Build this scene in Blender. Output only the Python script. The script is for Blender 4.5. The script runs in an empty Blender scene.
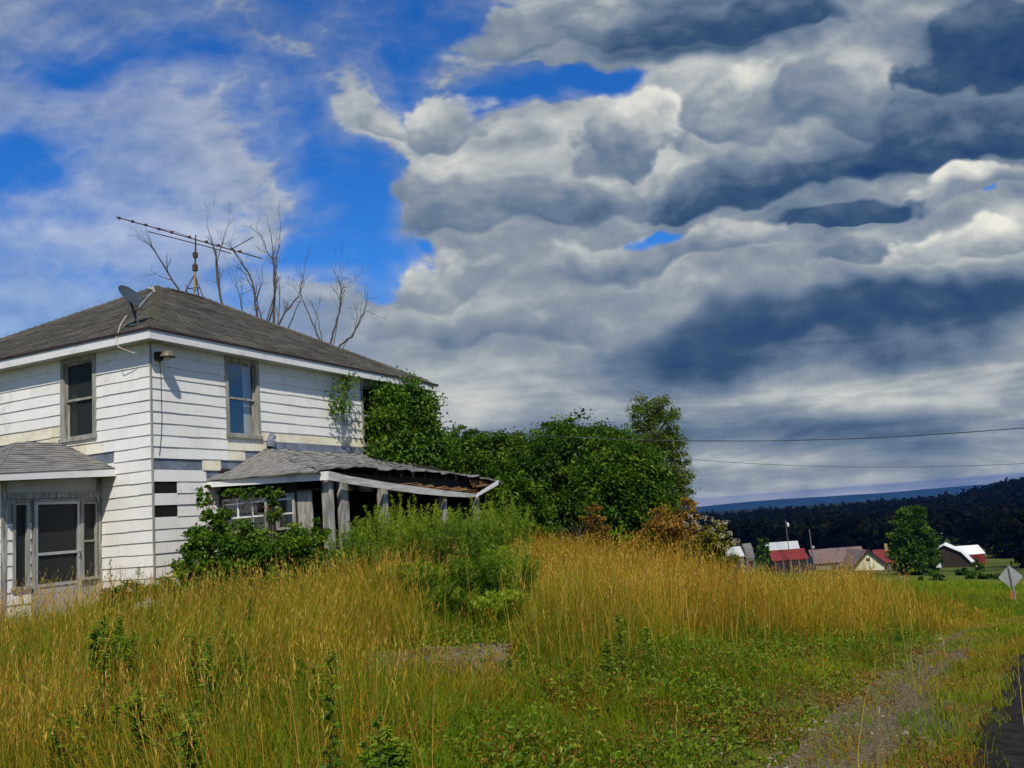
import bpy, bmesh, math, random
import numpy as np
from mathutils import Vector, Matrix

random.seed(7)
RNG = np.random.default_rng(11)
scene = bpy.context.scene
COL = scene.collection
R = math.radians

# ------------------------------------------------------------------ camera
EYE = 1.6
PITCH, ROLL, FOC = R(8.36), R(4.5), 888.0
F0 = np.array([0, math.cos(PITCH), math.sin(PITCH)])
_U0 = np.array([0, -math.sin(PITCH), math.cos(PITCH)])
_R0 = np.array([1.0, 0, 0])
RV = math.cos(ROLL) * _R0 - math.sin(ROLL) * _U0
UV = math.sin(ROLL) * _R0 + math.cos(ROLL) * _U0
cam_d = bpy.data.cameras.new('camera')
cam = bpy.data.objects.new('camera', cam_d)
COL.objects.link(cam)
cam_d.sensor_width = 36.0
cam_d.lens = 36.0 * FOC / 1024.0
cam_d.clip_start = 0.05
cam_d.clip_end = 30000
M = Matrix(((RV[0], UV[0], -F0[0], 0), (RV[1], UV[1], -F0[1], 0), (RV[2], UV[2], -F0[2], EYE), (0, 0, 0, 1)))
cam.matrix_world = M
scene.camera = cam


def ray(x, y):
    d = F0 * FOC + RV * (x - 512) - UV * (y - 384)
    return d


def aty(x, y, Y):
    """world point seen at that place of the photograph, Y metres to the north"""
    d = ray(x, y)
    p = d * (Y / d[1])
    return np.array([p[0], p[1], p[2] + EYE])


# ------------------------------------------------------------------ terrain
def sp(x):
    return np.log1p(np.exp(np.clip(x, -40, 40))) + np.maximum(x - 40, 0)


def sstep(a, b, x):
    t = np.clip((x - a) / (b - a), 0, 1)
    return t * t * (3 - 2 * t)


def wob(x, y, k, ph=0.0):
    """smooth pseudo noise -1..1"""
    return (np.sin(x * k * 1.0 + 1.3 + ph) * np.sin(y * k * 1.13 + 0.7 + ph * 1.7)
            + .6 * np.sin(x * k * 2.3 + y * k * .9 + 2.1 + ph) * np.sin(y * k * 2.1 - x * k * .8 + ph)
            + .4 * np.sin(x * k * 4.3 - y * k * 1.7 + ph * 2) * np.sin(y * k * 3.9 + x * k * 1.2 + 1.9)) / 1.6


def road_q(x, y):
    """metres to the left of the road's gravel edge; the road bends right beyond the crest"""
    L = (x - 1.63) * .508 + (y - 5.94) * .861
    return (x - 1.63) * -.861 + (y - 5.94) * .508 + .018 * np.maximum(0, L - 12) ** 2


def ground_z(x, y):
    x = np.asarray(x, float)
    y = np.asarray(y, float)
    s = .85 * x + .53 * y
    drop = .21 * sp((s - 5) / 2)
    drop = 21 - 3 * sp((21 - drop) / 3)
    drop = drop + .035 * 300 * sp((s - 1600) / 300) - .035 * 300 * sp((s - 6500) / 300)
    z = -np.maximum(drop, 0)
    w = sstep(4.5, -2.5, x) * sstep(5, 12, y) * sstep(75, 40, y)
    z = z * (1 - w) + .2 * w
    near = np.exp(-(np.hypot(x, y) / 60) ** 2)
    q = road_q(x, y)
    lump = sstep(-.3, 1.2, q)
    z = z + near * .05 * wob(x, y, 1.1) * lump + .05 * lump * near
    return z


# ------------------------------------------------------------------ object helpers
def tag(o, label=None, cat=None, group=None, kind=None):
    if label: o['label'] = label
    if cat: o['category'] = cat
    if group: o['group'] = group
    if kind: o['kind'] = kind
    return o


def empty(name, loc, rz=0.0):
    o = bpy.data.objects.new(name, None)
    COL.objects.link(o)
    o.location = [float(c) for c in loc]
    o.rotation_euler = (0, 0, rz)
    o.empty_display_size = .2
    return o


class MB:
    """collects shapes, then links them as ONE mesh object"""

    def __init__(self, T=None):
        self.v, self.f, self.m = [], [], []
        self.T = T

    def add(self, vs, fs, mi=0):
        b = len(self.v)
        if self.T: vs = [self.T(*p) for p in vs]
        self.v += [tuple(float(c) for c in p) for p in vs]
        self.f += [tuple(i + b for i in f) for f in fs]
        self.m += [mi] * len(fs)

    def box(self, x0, x1, y0, y1, z0, z1, mi=0):
        self.add([(x0, y0, z0), (x1, y0, z0), (x1, y1, z0), (x0, y1, z0), (x0, y0, z1), (x1, y0, z1), (x1, y1, z1), (x0, y1, z1)],
                 [(0, 3, 2, 1), (4, 5, 6, 7), (0, 1, 5, 4), (1, 2, 6, 5), (2, 3, 7, 6), (3, 0, 4, 7)], mi)

    def hexa(self, p, mi=0):
        self.add(p, [(0, 3, 2, 1), (4, 5, 6, 7), (0, 1, 5, 4), (1, 2, 6, 5), (2, 3, 7, 6), (3, 0, 4, 7)], mi)

    def bar(self, a, b, w, h, up=(0, 0, 1), mi=0):
        a, b = Vector(a), Vector(b)
        d = (b - a).normalized()
        s = d.cross(Vector(up))
        if s.length < 1e-4: s = d.cross(Vector((1, 0, 0)))
        s.normalize()
        u = s.cross(d)
        s *= w / 2
        u *= h / 2
        self.hexa([a - s - u, a + s - u, b + s - u, b - s - u, a - s + u, a + s + u, b + s + u, b - s + u], mi)

    def tube(self, pts, rads, n=6, mi=0, cap=True):
        pts = [Vector([float(c) for c in p]) for p in pts]
        if not hasattr(rads, '__len__'): rads = [rads] * len(pts)
        vs, fs = [], []
        ref = Vector((0.31, 0.17, 0.93))
        for i, p in enumerate(pts):
            d = (pts[min(i + 1, len(pts) - 1)] - pts[max(i - 1, 0)]).normalized()
            s = d.cross(ref)
            if s.length < 1e-3: s = d.cross(Vector((1, 0, 0)))
            s.normalize()
            u = s.cross(d)
            for k in range(n):
                a = 2 * math.pi * k / n
                vs.append(p + (s * math.cos(a) + u * math.sin(a)) * rads[i])
        for i in range(len(pts) - 1):
            for k in range(n):
                k2 = (k + 1) % n
                fs.append((i * n + k, i * n + k2, (i + 1) * n + k2, (i + 1) * n + k))
        if cap:
            fs.append(tuple(range(n - 1, -1, -1)))
            fs.append(tuple(range((len(pts) - 1) * n, len(pts) * n)))
        self.add(vs, fs, mi)

    def lathe(self, prof, c, axis=(0, 0, 1), n=20, mi=0):
        ax = Vector(axis).normalized()
        s = ax.cross(Vector((0.3, 0.9, 0.1))).normalized()
        u = s.cross(ax)
        c = Vector(c)
        vs, fs = [], []
        for r_, h in prof:
            for k in range(n):
                a = 2 * math.pi * k / n
                vs.append(c + ax * h + (s * math.cos(a) + u * math.sin(a)) * r_)
        for i in range(len(prof) - 1):
            for k in range(n):
                k2 = (k + 1) % n
                fs.append((i * n + k, i * n + k2, (i + 1) * n + k2, (i + 1) * n + k))
        self.add(vs, fs, mi)

    def build(self, name, mats, parent=None, smooth=False, recalc=True, bevel=0):
        me = bpy.data.meshes.new(name)
        me.from_pydata(self.v, [], self.f)
        if not isinstance(mats, (list, tuple)): mats = [mats]
        for m in mats: me.materials.append(m)
        if len(mats) > 1: me.polygons.foreach_set('material_index', self.m)
        if recalc:
            bm = bmesh.new()
            bm.from_mesh(me)
            bmesh.ops.recalc_face_normals(bm, faces=bm.faces)
            bm.to_mesh(me)
            bm.free()
        if smooth: me.polygons.foreach_set('use_smooth', [True] * len(me.polygons))
        me.update()
        o = bpy.data.objects.new(name, me)
        COL.objects.link(o)
        if parent: o.parent = parent
        if bevel:
            md = o.modifiers.new('bevel', 'BEVEL')
            md.width = bevel
            md.segments = 2
            md.limit_method = 'ANGLE'
        return o


def arr_mesh(name, V, quads, mat, parent=None, rnd=None, smooth=False, tris=None):
    me = bpy.data.meshes.new(name)
    V = np.asarray(V, np.float32)
    nq = len(quads)
    nt = 0 if tris is None else len(tris)
    me.vertices.add(len(V))
    me.vertices.foreach_set('co', V.ravel())
    idx = np.asarray(quads, np.int32).ravel()
    st = np.arange(nq, dtype=np.int32) * 4
    if nt:
        st = np.concatenate([st, nq * 4 + np.arange(nt, dtype=np.int32) * 3])
        idx = np.concatenate([idx, np.asarray(tris, np.int32).ravel()])
    me.loops.add(len(idx))
    me.loops.foreach_set('vertex_index', idx)
    me.polygons.add(nq + nt)
    me.polygons.foreach_set('loop_start', st)
    me.polygons.foreach_set('use_smooth', np.full(nq + nt, bool(smooth)))
    me.update(calc_edges=True)
    if rnd is not None:
        at = me.attributes.new('rnd', 'FLOAT', 'POINT')
        at.data.foreach_set('value', np.asarray(rnd, np.float32))
    me.materials.append(mat)
    me.validate()
    o = bpy.data.objects.new(name, me)
    COL.objects.link(o)
    if parent: o.parent = parent
    return o


def norm(a):
    return a / np.maximum(np.linalg.norm(a, axis=-1, keepdims=True), 1e-9)


class Leaves:
    """many single leaves: base point, direction, length, width, tint"""

    def __init__(self):
        self.P, self.D, self.L, self.W, self.T = [], [], [], [], []

    def add(self, P, D, L, W, T):
        P = np.atleast_2d(P)
        n = len(P)
        self.P.append(P)
        self.D.append(np.broadcast_to(D, (n, 3)))
        for lst, a in ((self.L, L), (self.W, W), (self.T, T)):
            lst.append(np.broadcast_to(np.asarray(a, float), (n,)))

    def build(self, name, mat, parent=None, rng=RNG, droop=.25, off=(0, 0, 0)):
        P = np.concatenate(self.P) - np.asarray(off)
        D = norm(np.concatenate(self.D))
        L, W, T = (np.concatenate(a) for a in (self.L, self.W, self.T))
        n = len(P)
        side = norm(np.cross(D, rng.normal(size=(n, 3)) * .6 + np.array([0, 0, 1.0])))
        up = np.cross(side, D)
        V = np.empty((n, 4, 3))
        V[:, 0] = P
        V[:, 2] = P + D * L[:, None] + np.array([0, 0, -1.0]) * (L * droop)[:, None]
        mid = P + D * (L * .45)[:, None]
        V[:, 1] = mid + side * (W / 2)[:, None] + up * (W * .15)[:, None]
        V[:, 3] = mid - side * (W / 2)[:, None] + up * (W * .15)[:, None]
        q = np.arange(n * 4).reshape(n, 4)
        return arr_mesh(name, V.reshape(-1, 3), q, mat, parent, rnd=np.repeat(T, 4))


def rdir(n, rng=RNG, up=0.0):
    d = rng.normal(size=(n, 3))
    d[:, 2] += up
    return norm(d)


# ------------------------------------------------------------------ material helpers
def srgb(r, g, b):
    f = lambda c: (c / 12.92 if c <= .04045 else ((c + .055) / 1.055) ** 2.4)
    return tuple(f(c / 255.0) for c in (r, g, b)) + (1.0,)


class NT:
    def __init__(self, tree):
        self.t = tree
        self.n = tree.nodes
        self.l = tree.links

    def node(self, typ, **kw):
        nd = self.n.new(typ)
        for k, v in kw.items():
            if k == 'inp':
                for i, val in v.items():
                    if hasattr(val, 'bl_idname') and val.bl_idname.startswith('NodeSocket'):
                        self.l.new(val, nd.inputs[i])
                    else:
                        nd.inputs[i].default_value = val
            else:
                setattr(nd, k, v)
        return nd

    def math(self, op, a, b=0.0, clamp=False, c=None):
        i = {0: a, 1: b}
        if c is not None: i[2] = c
        return self.node('ShaderNodeMath', operation=op, use_clamp=clamp, inp=i).outputs[0]

    def noise(self, vec, scale, detail=4, rough=.5, dist=0.0, out=0, lac=2.0):
        nd = self.node('ShaderNodeTexNoise', inp={'Scale': scale, 'Detail': detail, 'Roughness': rough, 'Distortion': dist, 'Lacunarity': lac})
        if vec is not None: self.l.new(vec, nd.inputs['Vector'])
        return nd.outputs[out]

    def ramp(self, fac, stops, interp='LINEAR'):
        nd = self.node('ShaderNodeValToRGB')
        cr = nd.color_ramp
        cr.interpolation = interp
        while len(cr.elements) < len(stops): cr.elements.new(.5)
        for e, (p, c) in zip(cr.elements, stops):
            e.position = p
            e.color = c if len(c) == 4 else tuple(c) + (1,)
        self.l.new(fac, nd.inputs[0])
        return nd.outputs[0]

    def mix(self, fac, a, b, blend='MIX'):
        nd = self.node('ShaderNodeMix', data_type='RGBA', blend_type=blend, clamp_factor=True)
        for s, v in ((nd.inputs[0], fac), (nd.inputs[6], a), (nd.inputs[7], b)):
            if hasattr(v, 'bl_idname'): self.l.new(v, s)
            else: s.default_value = v
        return nd.outputs[2]

    def smooth(self, v, a, b):
        nd = self.node('ShaderNodeMapRange', interpolation_type='SMOOTHSTEP', inp={0: v, 1: a, 2: b, 3: 0.0, 4: 1.0})
        return nd.outputs[0]


def new_mat(name):
    m = bpy.data.materials.new(name)
    m.use_nodes = True
    m.node_tree.nodes.clear()
    t = NT(m.node_tree)
    out = t.node('ShaderNodeOutputMaterial')
    bs = t.node('ShaderNodeBsdfPrincipled')
    t.l.new(bs.outputs[0], out.inputs[0])
    return m, t, bs, out


def mat_mottled(name, stops, scale=3.0, rough=.8, bump=0.0, bscale=40.0, stretch=(1, 1, 1), detail=6, spec=.3, metal=0.0, coord='Object'):
    m, t, bs, out = new_mat(name)
    tc = t.node('ShaderNodeTexCoord')
    mp = t.node('ShaderNodeMapping', inp={'Scale': stretch})
    t.l.new(tc.outputs[coord], mp.inputs[0])
    n = t.noise(mp.outputs[0], scale, detail, .6)
    t.l.new(t.ramp(n, stops), bs.inputs['Base Color'])
    bs.inputs['Roughness'].default_value = rough
    bs.inputs['Specular IOR Level'].default_value = spec
    bs.inputs['Metallic'].default_value = metal
    if bump:
        b = t.node('ShaderNodeBump', inp={'Strength': bump, 'Distance': .01, 'Height': t.noise(mp.outputs[0], bscale, 5, .6)})
        t.l.new(b.outputs[0], bs.inputs['Normal'])
    return m


def mat_leaf(name, stops, transl=.35, rough=.55, spec=.25):
    m, t, bs, out = new_mat(name)
    at = t.node('ShaderNodeAttribute', attribute_name='rnd')
    c = t.ramp(at.outputs['Fac'], stops)
    t.l.new(c, bs.inputs['Base Color'])
    bs.inputs['Roughness'].default_value = rough
    bs.inputs['Specular IOR Level'].default_value = spec
    tr = t.node('ShaderNodeBsdfTranslucent')
    t.l.new(t.mix(1.0, c, (1.0, .95, .45, 1), 'MULTIPLY'), tr.inputs[0])
    mx = t.node('ShaderNodeMixShader', inp={0: transl})
    t.l.new(bs.outputs[0], mx.inputs[1])
    t.l.new(tr.outputs[0], mx.inputs[2])
    t.l.new(mx.outputs[0], out.inputs[0])
    return m
# ------------------------------------------------------------------ daylight
scene.view_settings.view_transform = 'Standard'
scene.view_settings.look = 'None'
scene.view_settings.gamma = 1.0
scene.view_settings.exposure = 0.0
scene.view_settings.use_curve_mapping = False
SUN_DIR = Vector((.166, -.80, 1.0)).normalized()
SUN_EL = math.asin(SUN_DIR.z)
sun_d = bpy.data.lights.new('sun', 'SUN')
sun_d.energy = 4.1
sun_d.angle = R(.53)
sun_d.color = (1.0, .92, .79)
sun = bpy.data.objects.new('sun', sun_d)
COL.objects.link(sun)
sun.rotation_euler = SUN_DIR.to_track_quat('Z', 'Y').to_euler()

world = bpy.data.worlds.new('World')
scene.world = world
world.use_nodes = True
W = NT(world.node_tree)
W.n.clear()
w_out = W.node('ShaderNodeOutputWorld')
w_bg = W.node('ShaderNodeBackground', inp={1: .1})
W.l.new(w_bg.outputs[0], w_out.inputs[0])
nish = W.node('ShaderNodeTexSky', sky_type='NISHITA', sun_disc=False, sun_elevation=SUN_EL,
              sun_rotation=math.atan2(SUN_DIR.x, SUN_DIR.y), air_density=1.0, dust_density=.3, ozone_density=2.5)
tc = W.node('ShaderNodeTexCoord')
sep = W.node('ShaderNodeSeparateXYZ', inp={0: tc.outputs['Generated']})
dx, dy, dz = sep.outputs
# directions as slopes from due north (the way the valley opens)
ady = W.math('MAXIMUM', W.math('ABSOLUTE', dy), .08)
X = W.math('DIVIDE', dx, ady)
Z = W.math('DIVIDE', dz, ady)
XZ = W.node('ShaderNodeCombineXYZ', inp={0: X, 1: Z, 2: 0.0}).outputs[0]
# flat cloud deck coordinates: features shrink towards the skyline
zz = W.math('ADD', W.math('MAXIMUM', dz, 0.0), .13)
PL = W.node('ShaderNodeCombineXYZ', inp={0: W.math('DIVIDE', dx, zz), 1: W.math('DIVIDE', W.math('ABSOLUTE', dy), zz), 2: 0.0}).outputs[0]


def skyblob(px, py, rx, ry, ang=0.0):
    """soft patch of sky around a direction (half widths in 1/888 rad, tilt in degrees)"""
    d = ray(px, py)
    cx, cz = d[0] / d[1], d[2] / d[1]
    mp = W.node('ShaderNodeMapping', vector_type='TEXTURE', inp={0: XZw, 1: (cx, cz, 0), 2: (0, 0, R(ang - 4.5)), 3: (rx / FOC, ry / FOC, 1)})
    g = W.node('ShaderNodeTexGradient', gradient_type='SPHERICAL', inp={0: mp.outputs[0]})
    return g.outputs[1]


# warp the patches so that no outline is an ellipse
wn = W.node('ShaderNodeTexNoise', noise_dimensions='2D', inp={0: XZ, 'Scale': 5.0, 'Detail': 3.0, 'Roughness': .55})
wv = W.node('ShaderNodeVectorMath', operation='SUBTRACT', inp={0: wn.outputs[1], 1: (.5, .5, .5)})
wm = W.node('ShaderNodeVectorMath', operation='MULTIPLY', inp={0: wv.outputs[0], 1: (.20, .12, 0)})
XZw = W.node('ShaderNodeVectorMath', operation='ADD', inp={0: XZ, 1: wm.outputs[0]}).outputs[0]


def blobs(lst):
    acc = None
    for px, py, rx, ry, ang, w in lst:
        v = W.math('MULTIPLY', skyblob(px, py, rx, ry, ang), w)
        acc = v if acc is None else W.math('ADD', acc, v)
    return acc


COVER = [  # cloud amount
    (760, 170, 480, 330, 10, 1.5), (900, 60, 420, 190, 8, .9), (620, 30, 170, 110, 0, .8), (560, 160, 230, 150, 10, .6),
    (560, 340, 330, 130, 6, .9), (820, 420, 460, 150, 4, 1.2), (1100, 300, 300, 300, 0, 1.0),
    (190, 170, 210, 130, 8, .42), (150, 32, 130, 48, 8, .40), (10, 20, 90, 60, 0, .45), (30, 90, 70, 30, 0, .4), (365, 125, 70, 32, 6, .9),
    (130, 250, 330, 110, 0, .32), (20, 330, 160, 90, 0, .4), (350, 330, 150, 80, 0, .45), (470, 200, 110, 130, 0, .5),
    (-300, 150, 300, 300, 0, .8), (1500, 200, 400, 300, 0, 1.0),
    (900, 505, 650, 75, 0, 1.6), (60, 430, 300, 130, 0, .8), (300, 420, 260, 90, 0, .6),
    # clear gaps
    (420, 60, 110, 90, 0, -.7), (380, 210, 110, 130, 20, -.9), (350, 270, 90, 60, 0, -.5), (575, 88, 110, 38, 12, -1.5), (510, 85, 50, 60, 0, -.8),
    (640, 242, 60, 16, 12, -1.6), (755, 78, 60, 22, 5, -1.1), (20, 160, 90, 50, 0, -.6), (1012, 195, 26, 16, 0, -1.2),
    (40, 275, 130, 36, 0, -.45), (560, 270, 60, 20, 10, -.7), (110, 70, 160, 30, 5, -.25), (690, 70, 50, 16, 5, -.6),
]
SHADE = [  # how bright the cloud is: + sunlit, - in its own shade
    (580, 120, 120, 60, 10, .75), (440, 110, 80, 70, 0, .55), (735, 105, 110, 70, -35, .75), (640, 170, 180, 70, 10, .35), (660, 190, 90, 40, 15, .5), (470, 160, 100, 90, 0, .3),
    (560, 215, 170, 50, 12, -.25), (720, 200, 180, 55, 14, -.55), (900, 150, 220, 60, 12, -.85), (1020, 125, 170, 70, 8, -.7),
    (960, 65, 130, 75, 10, -1.0), (1020, 20, 120, 80, 0, -.6), (730, 15, 220, 60, 4, -.75), (640, 30, 100, 60, 10, -.25), (540, 25, 90, 60, 0, .15), (840, 40, 70, 60, 0, .35), (870, 110, 130, 60, -20, .4),
    (870, 217, 130, 34, 5, -.8), (960, 190, 170, 36, 14, .7), (990, 262, 130, 42, 16, .95), (880, 262, 200, 40, 8, .4), (720, 240, 140, 34, 12, .45), (600, 262, 150, 50, 8, .35), (440, 290, 110, 60, 10, .35),
    (850, 330, 300, 62, 5, -.95), (1000, 310, 180, 60, 8, -.75), (900, 340, 400, 90, 5, -.25), (700, 352, 150, 36, 5, -.6), (580, 345, 130, 34, 6, .25), (470, 380, 200, 34, 5, .2),
    (640, 400, 190, 30, 4, .3), (560, 395, 130, 18, 3, .45), (900, 385, 240, 26, 5, .28), (830, 430, 300, 36, 3, -.45), (940, 410, 160, 18, 5, -.3), (800, 490, 400, 50, 3, .1), (850, 440, 380, 60, 3, -.25), (800, 503, 700, 34, 0, .9), (900, 395, 200, 20, 4, -.3), (-100, 200, 600, 420, 0, .55), (800, 405, 340, 30, 5, .35), (760, 450, 260, 22, 3, .25), (180, 180, 320, 200, 0, .28), (980, 455, 140, 26, 4, .1),
    (200, 190, 240, 80, 6, .12), (150, 235, 200, 50, 4, .3), (200, 120, 200, 60, 6, .05), (365, 125, 60, 24, 6, .4), (1000, 360, 120, 30, 8, .45),
]
mc = blobs(COVER)
ms = blobs(SHADE)
def noise2(vec, scale, detail, rough, dist=0.0):
    nd = W.node('ShaderNodeTexNoise', noise_dimensions='2D', inp={0: vec, 'Scale': scale, 'Detail': detail, 'Roughness': rough, 'Distortion': dist})
    return W.math('SUBTRACT', nd.outputs[0], .5)


# the billows: one field of puffs whose scale shrinks towards the skyline, domain-warped
XZb = W.node('ShaderNodeVectorMath', operation='ADD', inp={0: XZ, 1: W.node('ShaderNodeVectorMath', operation='MULTIPLY', inp={0: wv.outputs[0], 1: (.06, .045, 0)}).outputs[0]}).outputs[0]
bmap = W.node('ShaderNodeMapping', inp={0: XZb, 2: (0, 0, R(-9)), 3: (3.6, 6.2, 1)}).outputs[0]
bmap_s = W.node('ShaderNodeVectorMath', operation='ADD', inp={0: bmap, 1: (.03, .11, 0)}).outputs[0]


def billow(vec, octs):
    """heaped puffs: folded noise, rounded outward"""
    acc = None
    for sc_, amp, det in octs:
        n_ = W.math('ABSOLUTE', noise2(vec, sc_, det, .5))
        v = W.math('MULTIPLY_ADD', n_, -3.2 * amp, c=.5 * amp)
        acc = v if acc is None else W.math('ADD', acc, v)
    return acc


OCT = [(.9, 1.0, 1), (2.1, .62, 1), (4.7, .36, 2), (10.5, .2, 2)]
bl0 = billow(bmap, OCT)
bl1 = billow(bmap_s, OCT[:3])
# relief: the same billows looked up a little nearer the sun; the difference shows lit and shaded sides
relief = W.math('SUBTRACT', bl0, bl1)
n2 = noise2(W.node('ShaderNodeMapping', inp={0: XZ, 2: (0, 0, R(-6)), 3: (10.0, 17.0, 1)}).outputs[0], 1.0, 7, .64)
stm = W.node('ShaderNodeMapping', inp={0: XZ, 2: (0, 0, R(-1.5)), 3: (3.4, 19.0, 1)})
st = noise2(stm.outputs[0], 1.0, 6, .56, .3)
lowz = W.math('SUBTRACT', 1.0, W.smooth(Z, .08, .26))

nn = W.math('MULTIPLY', bl0, .55)
nn = W.math('ADD', nn, W.math('MULTIPLY', n2, .45))
cov = W.math('ADD', mc, nn)
leftf = W.smooth(X, -.50, -.10)     # the western sky carries only thin cloud
thick = W.math('MULTIPLY', W.smooth(cov, .15, .62), W.math('MULTIPLY_ADD', leftf, .62, c=.38))      # opaque body
veil = W.smooth(cov, -.35, .8)       # thin edges
alpha = W.math('MAXIMUM', thick, W.math('MULTIPLY', veil, .50), clamp=True)

# cauliflower puffs
vmap = W.node('ShaderNodeMapping', inp={0: XZb, 2: (0, 0, R(-4)), 3: (7.5, 10.0, 1)}).outputs[0]
vmap_s = W.node('ShaderNodeVectorMath', operation='ADD', inp={0: vmap, 1: (.06, .20, 0)}).outputs[0]


def puffs(v, det):
    nd = W.node('ShaderNodeTexVoronoi', voronoi_dimensions='2D', feature='F1', normalize=False, inp={0: v, 'Scale': .72, 'Detail': det, 'Roughness': .56, 'Lacunarity': 2.3})
    return W.math('MULTIPLY_ADD', nd.outputs[0], -.75, c=.5)


pf0 = puffs(vmap, 3.0)
pf1 = puffs(vmap_s, 2.0)
pr = W.math('SUBTRACT', pf0, pf1)
upz = W.math('MULTIPLY_ADD', W.smooth(Z, .06, .34), .78, c=.22)
fine = W.math('ADD', W.math('MULTIPLY', W.math('MULTIPLY', pr, upz), .27), W.math('ADD', W.math('MULTIPLY', W.math('MULTIPLY', relief, upz), .13), W.math('MULTIPLY', n2, .30)))

sh = W.math('ADD', W.math('MULTIPLY', ms, .62), W.math('MULTIPLY', W.math('MULTIPLY', st, lowz), 2.1))
sh = W.math('MULTIPLY_ADD', sh, .5, c=.57)
sh = W.math('ADD', sh, fine)


def heap(sh, alpha, px, py, rx, ry, ang, top, bot, soft=.35, pa=.8, base=1.8):
    """one cumulus heap: puffy sunlit top, flatter shaded base, in front of what is behind it"""
    d = ray(px, py)
    mp = W.node('ShaderNodeMapping', vector_type='TEXTURE', inp={0: XZw, 1: (d[0] / d[1], d[2] / d[1], 0), 2: (0, 0, R(ang - 4.5)), 3: (rx / FOC, ry / FOC, 1)})
    sx = W.node('ShaderNodeSeparateXYZ', inp={0: mp.outputs[0]})
    lx, ly = sx.outputs[0], sx.outputs[1]
    lyd = W.math('MAXIMUM', W.math('MULTIPLY', ly, -base), ly)
    r = W.math('SQRT', W.math('ADD', W.math('MULTIPLY', lx, lx), W.math('MULTIPLY', lyd, lyd)))
    pz = W.math('ADD', W.math('MULTIPLY', pf0, pa), W.math('MULTIPLY', bl0, .28))
    dd = W.math('ADD', W.math('SUBTRACT', 1.0, r), pz)
    m = W.smooth(dd, 0.0, soft * .68)
    g = W.smooth(W.math('ADD', ly, W.math('MULTIPLY', pf0, .55)), -.55, .95)
    bb = W.math('ADD', W.math('MULTIPLY_ADD', g, top - bot, c=bot), fine)
    nsh = W.node('ShaderNodeMix', data_type='FLOAT', inp={0: m, 2: sh, 3: bb}).outputs[0]
    return nsh, W.math('MAXIMUM', alpha, m)


for hp in (
        (545, 22, 95, 50, 0, .66, .40, .5), (690, 40, 150, 50, 6, .50, .30, .6), (455, 118, 62, 46, 0, .82, .48, .4), (365, 126, 36, 14, 8, .70, .52, .6, .5),
        (600, 140, 105, 56, 4, .92, .42, .35), (445, 185, 66, 52, 0, .74, .44, .5), (742, 108, 66, 62, -25, .92, .46, .4), (830, 100, 90, 60, 0, .62, .38, .5),
        (660, 185, 105, 48, 10, .78, .36, .4), (530, 205, 120, 42, 8, .60, .30, .5), (730, 30, 170, 34, 4, .26, .16, .6), (820, 172, 210, 46, 12, .44, .10, .45),
        (960, 135, 150, 62, 8, .36, .10, .5), (975, 62, 92, 52, 8, .20, .10, .35), (1000, 188, 110, 26, 12, .90, .55, .5), (880, 262, 170, 30, 8, .66, .42, .6), (985, 254, 95, 34, 14, 1.0, .58, .45),
        (872, 216, 96, 22, 3, .22, .12, .35), (720, 250, 120, 30, 12, .78, .46, .5), (600, 268, 130, 36, 8, .74, .42, .5), (455, 292, 90, 40, 6, .76, .50, .5), (500, 330, 140, 30, 6, .66, .40, .6),
        (860, 325, 230, 34, 5, .20, .08, .9, .4)):
    sh, alpha = heap(sh, alpha, *hp)
sh = W.math('ADD', sh, .035, clamp=True)
holes = None
for hb in ((575, 86, 78, 28, 12), (515, 92, 40, 30, 0), (644, 240, 56, 15, 12), (425, 246, 22, 26, 0)):
    hv_ = skyblob(*hb)
    holes = hv_ if holes is None else W.math('MAXIMUM', holes, hv_)
holes = W.math('MULTIPLY', W.smooth(W.math('ADD', holes, W.math('MULTIPLY', W.math('ADD', pf0, W.math('MULTIPLY', n2, 2.6)), -.55)), .12, .78), W.smooth(holes, .02, .3))
alpha = W.math('MULTIPLY', alpha, W.math('SUBTRACT', 1.0, holes), clamp=True)
alpha = W.math('MAXIMUM', alpha, W.math('SUBTRACT', 1.0, W.smooth(Z, .02, .12)))
# cloud radiance (the Background is at 0.1, so these are ten times the picture's values)
def k10(r, g, b): return tuple(10 * c for c in srgb(r, g, b)[:3]) + (1,)
ccol = W.ramp(sh, [(0.0, srgb(30, 62, 112)), (.2, srgb(58, 85, 119)), (.42, srgb(106, 125, 149)), (.6, srgb(142, 153, 166)), (.8, srgb(192, 196, 196)), (1.0, srgb(236, 234, 224))])
ccol = W.mix(1.0, ccol, (10, 10, 10, 1), 'MULTIPLY')
for nd in W.n:
    if nd.bl_idname == 'ShaderNodeMix' and nd.blend_type == 'MULTIPLY': nd.clamp_result = False
hs = W.node('ShaderNodeHueSaturation', inp={'Saturation': 1.35, 'Value': 1.0, 'Color': nish.outputs[0]})
blue = W.mix(1.0, hs.outputs[0], (.55, .98, 1.45, 1), 'MULTIPLY')
skyc = W.mix(alpha, blue, ccol)
W.l.new(skyc, w_bg.inputs[0])
world.cycles.sampling_method = 'MANUAL'
world.cycles.sample_map_resolution = 512
scene.cycles.use_adaptive_sampling = True
scene.cycles.adaptive_threshold = .02
scene.cycles.adaptive_min_samples = 12
scene.cycles.max_bounces = 6
scene.cycles.diffuse_bounces = 3
scene.cycles.glossy_bounces = 2
scene.cycles.transmission_bounces = 4
scene.cycles.transparent_max_bounces = 6
scene.cycles.use_denoising = True
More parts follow.
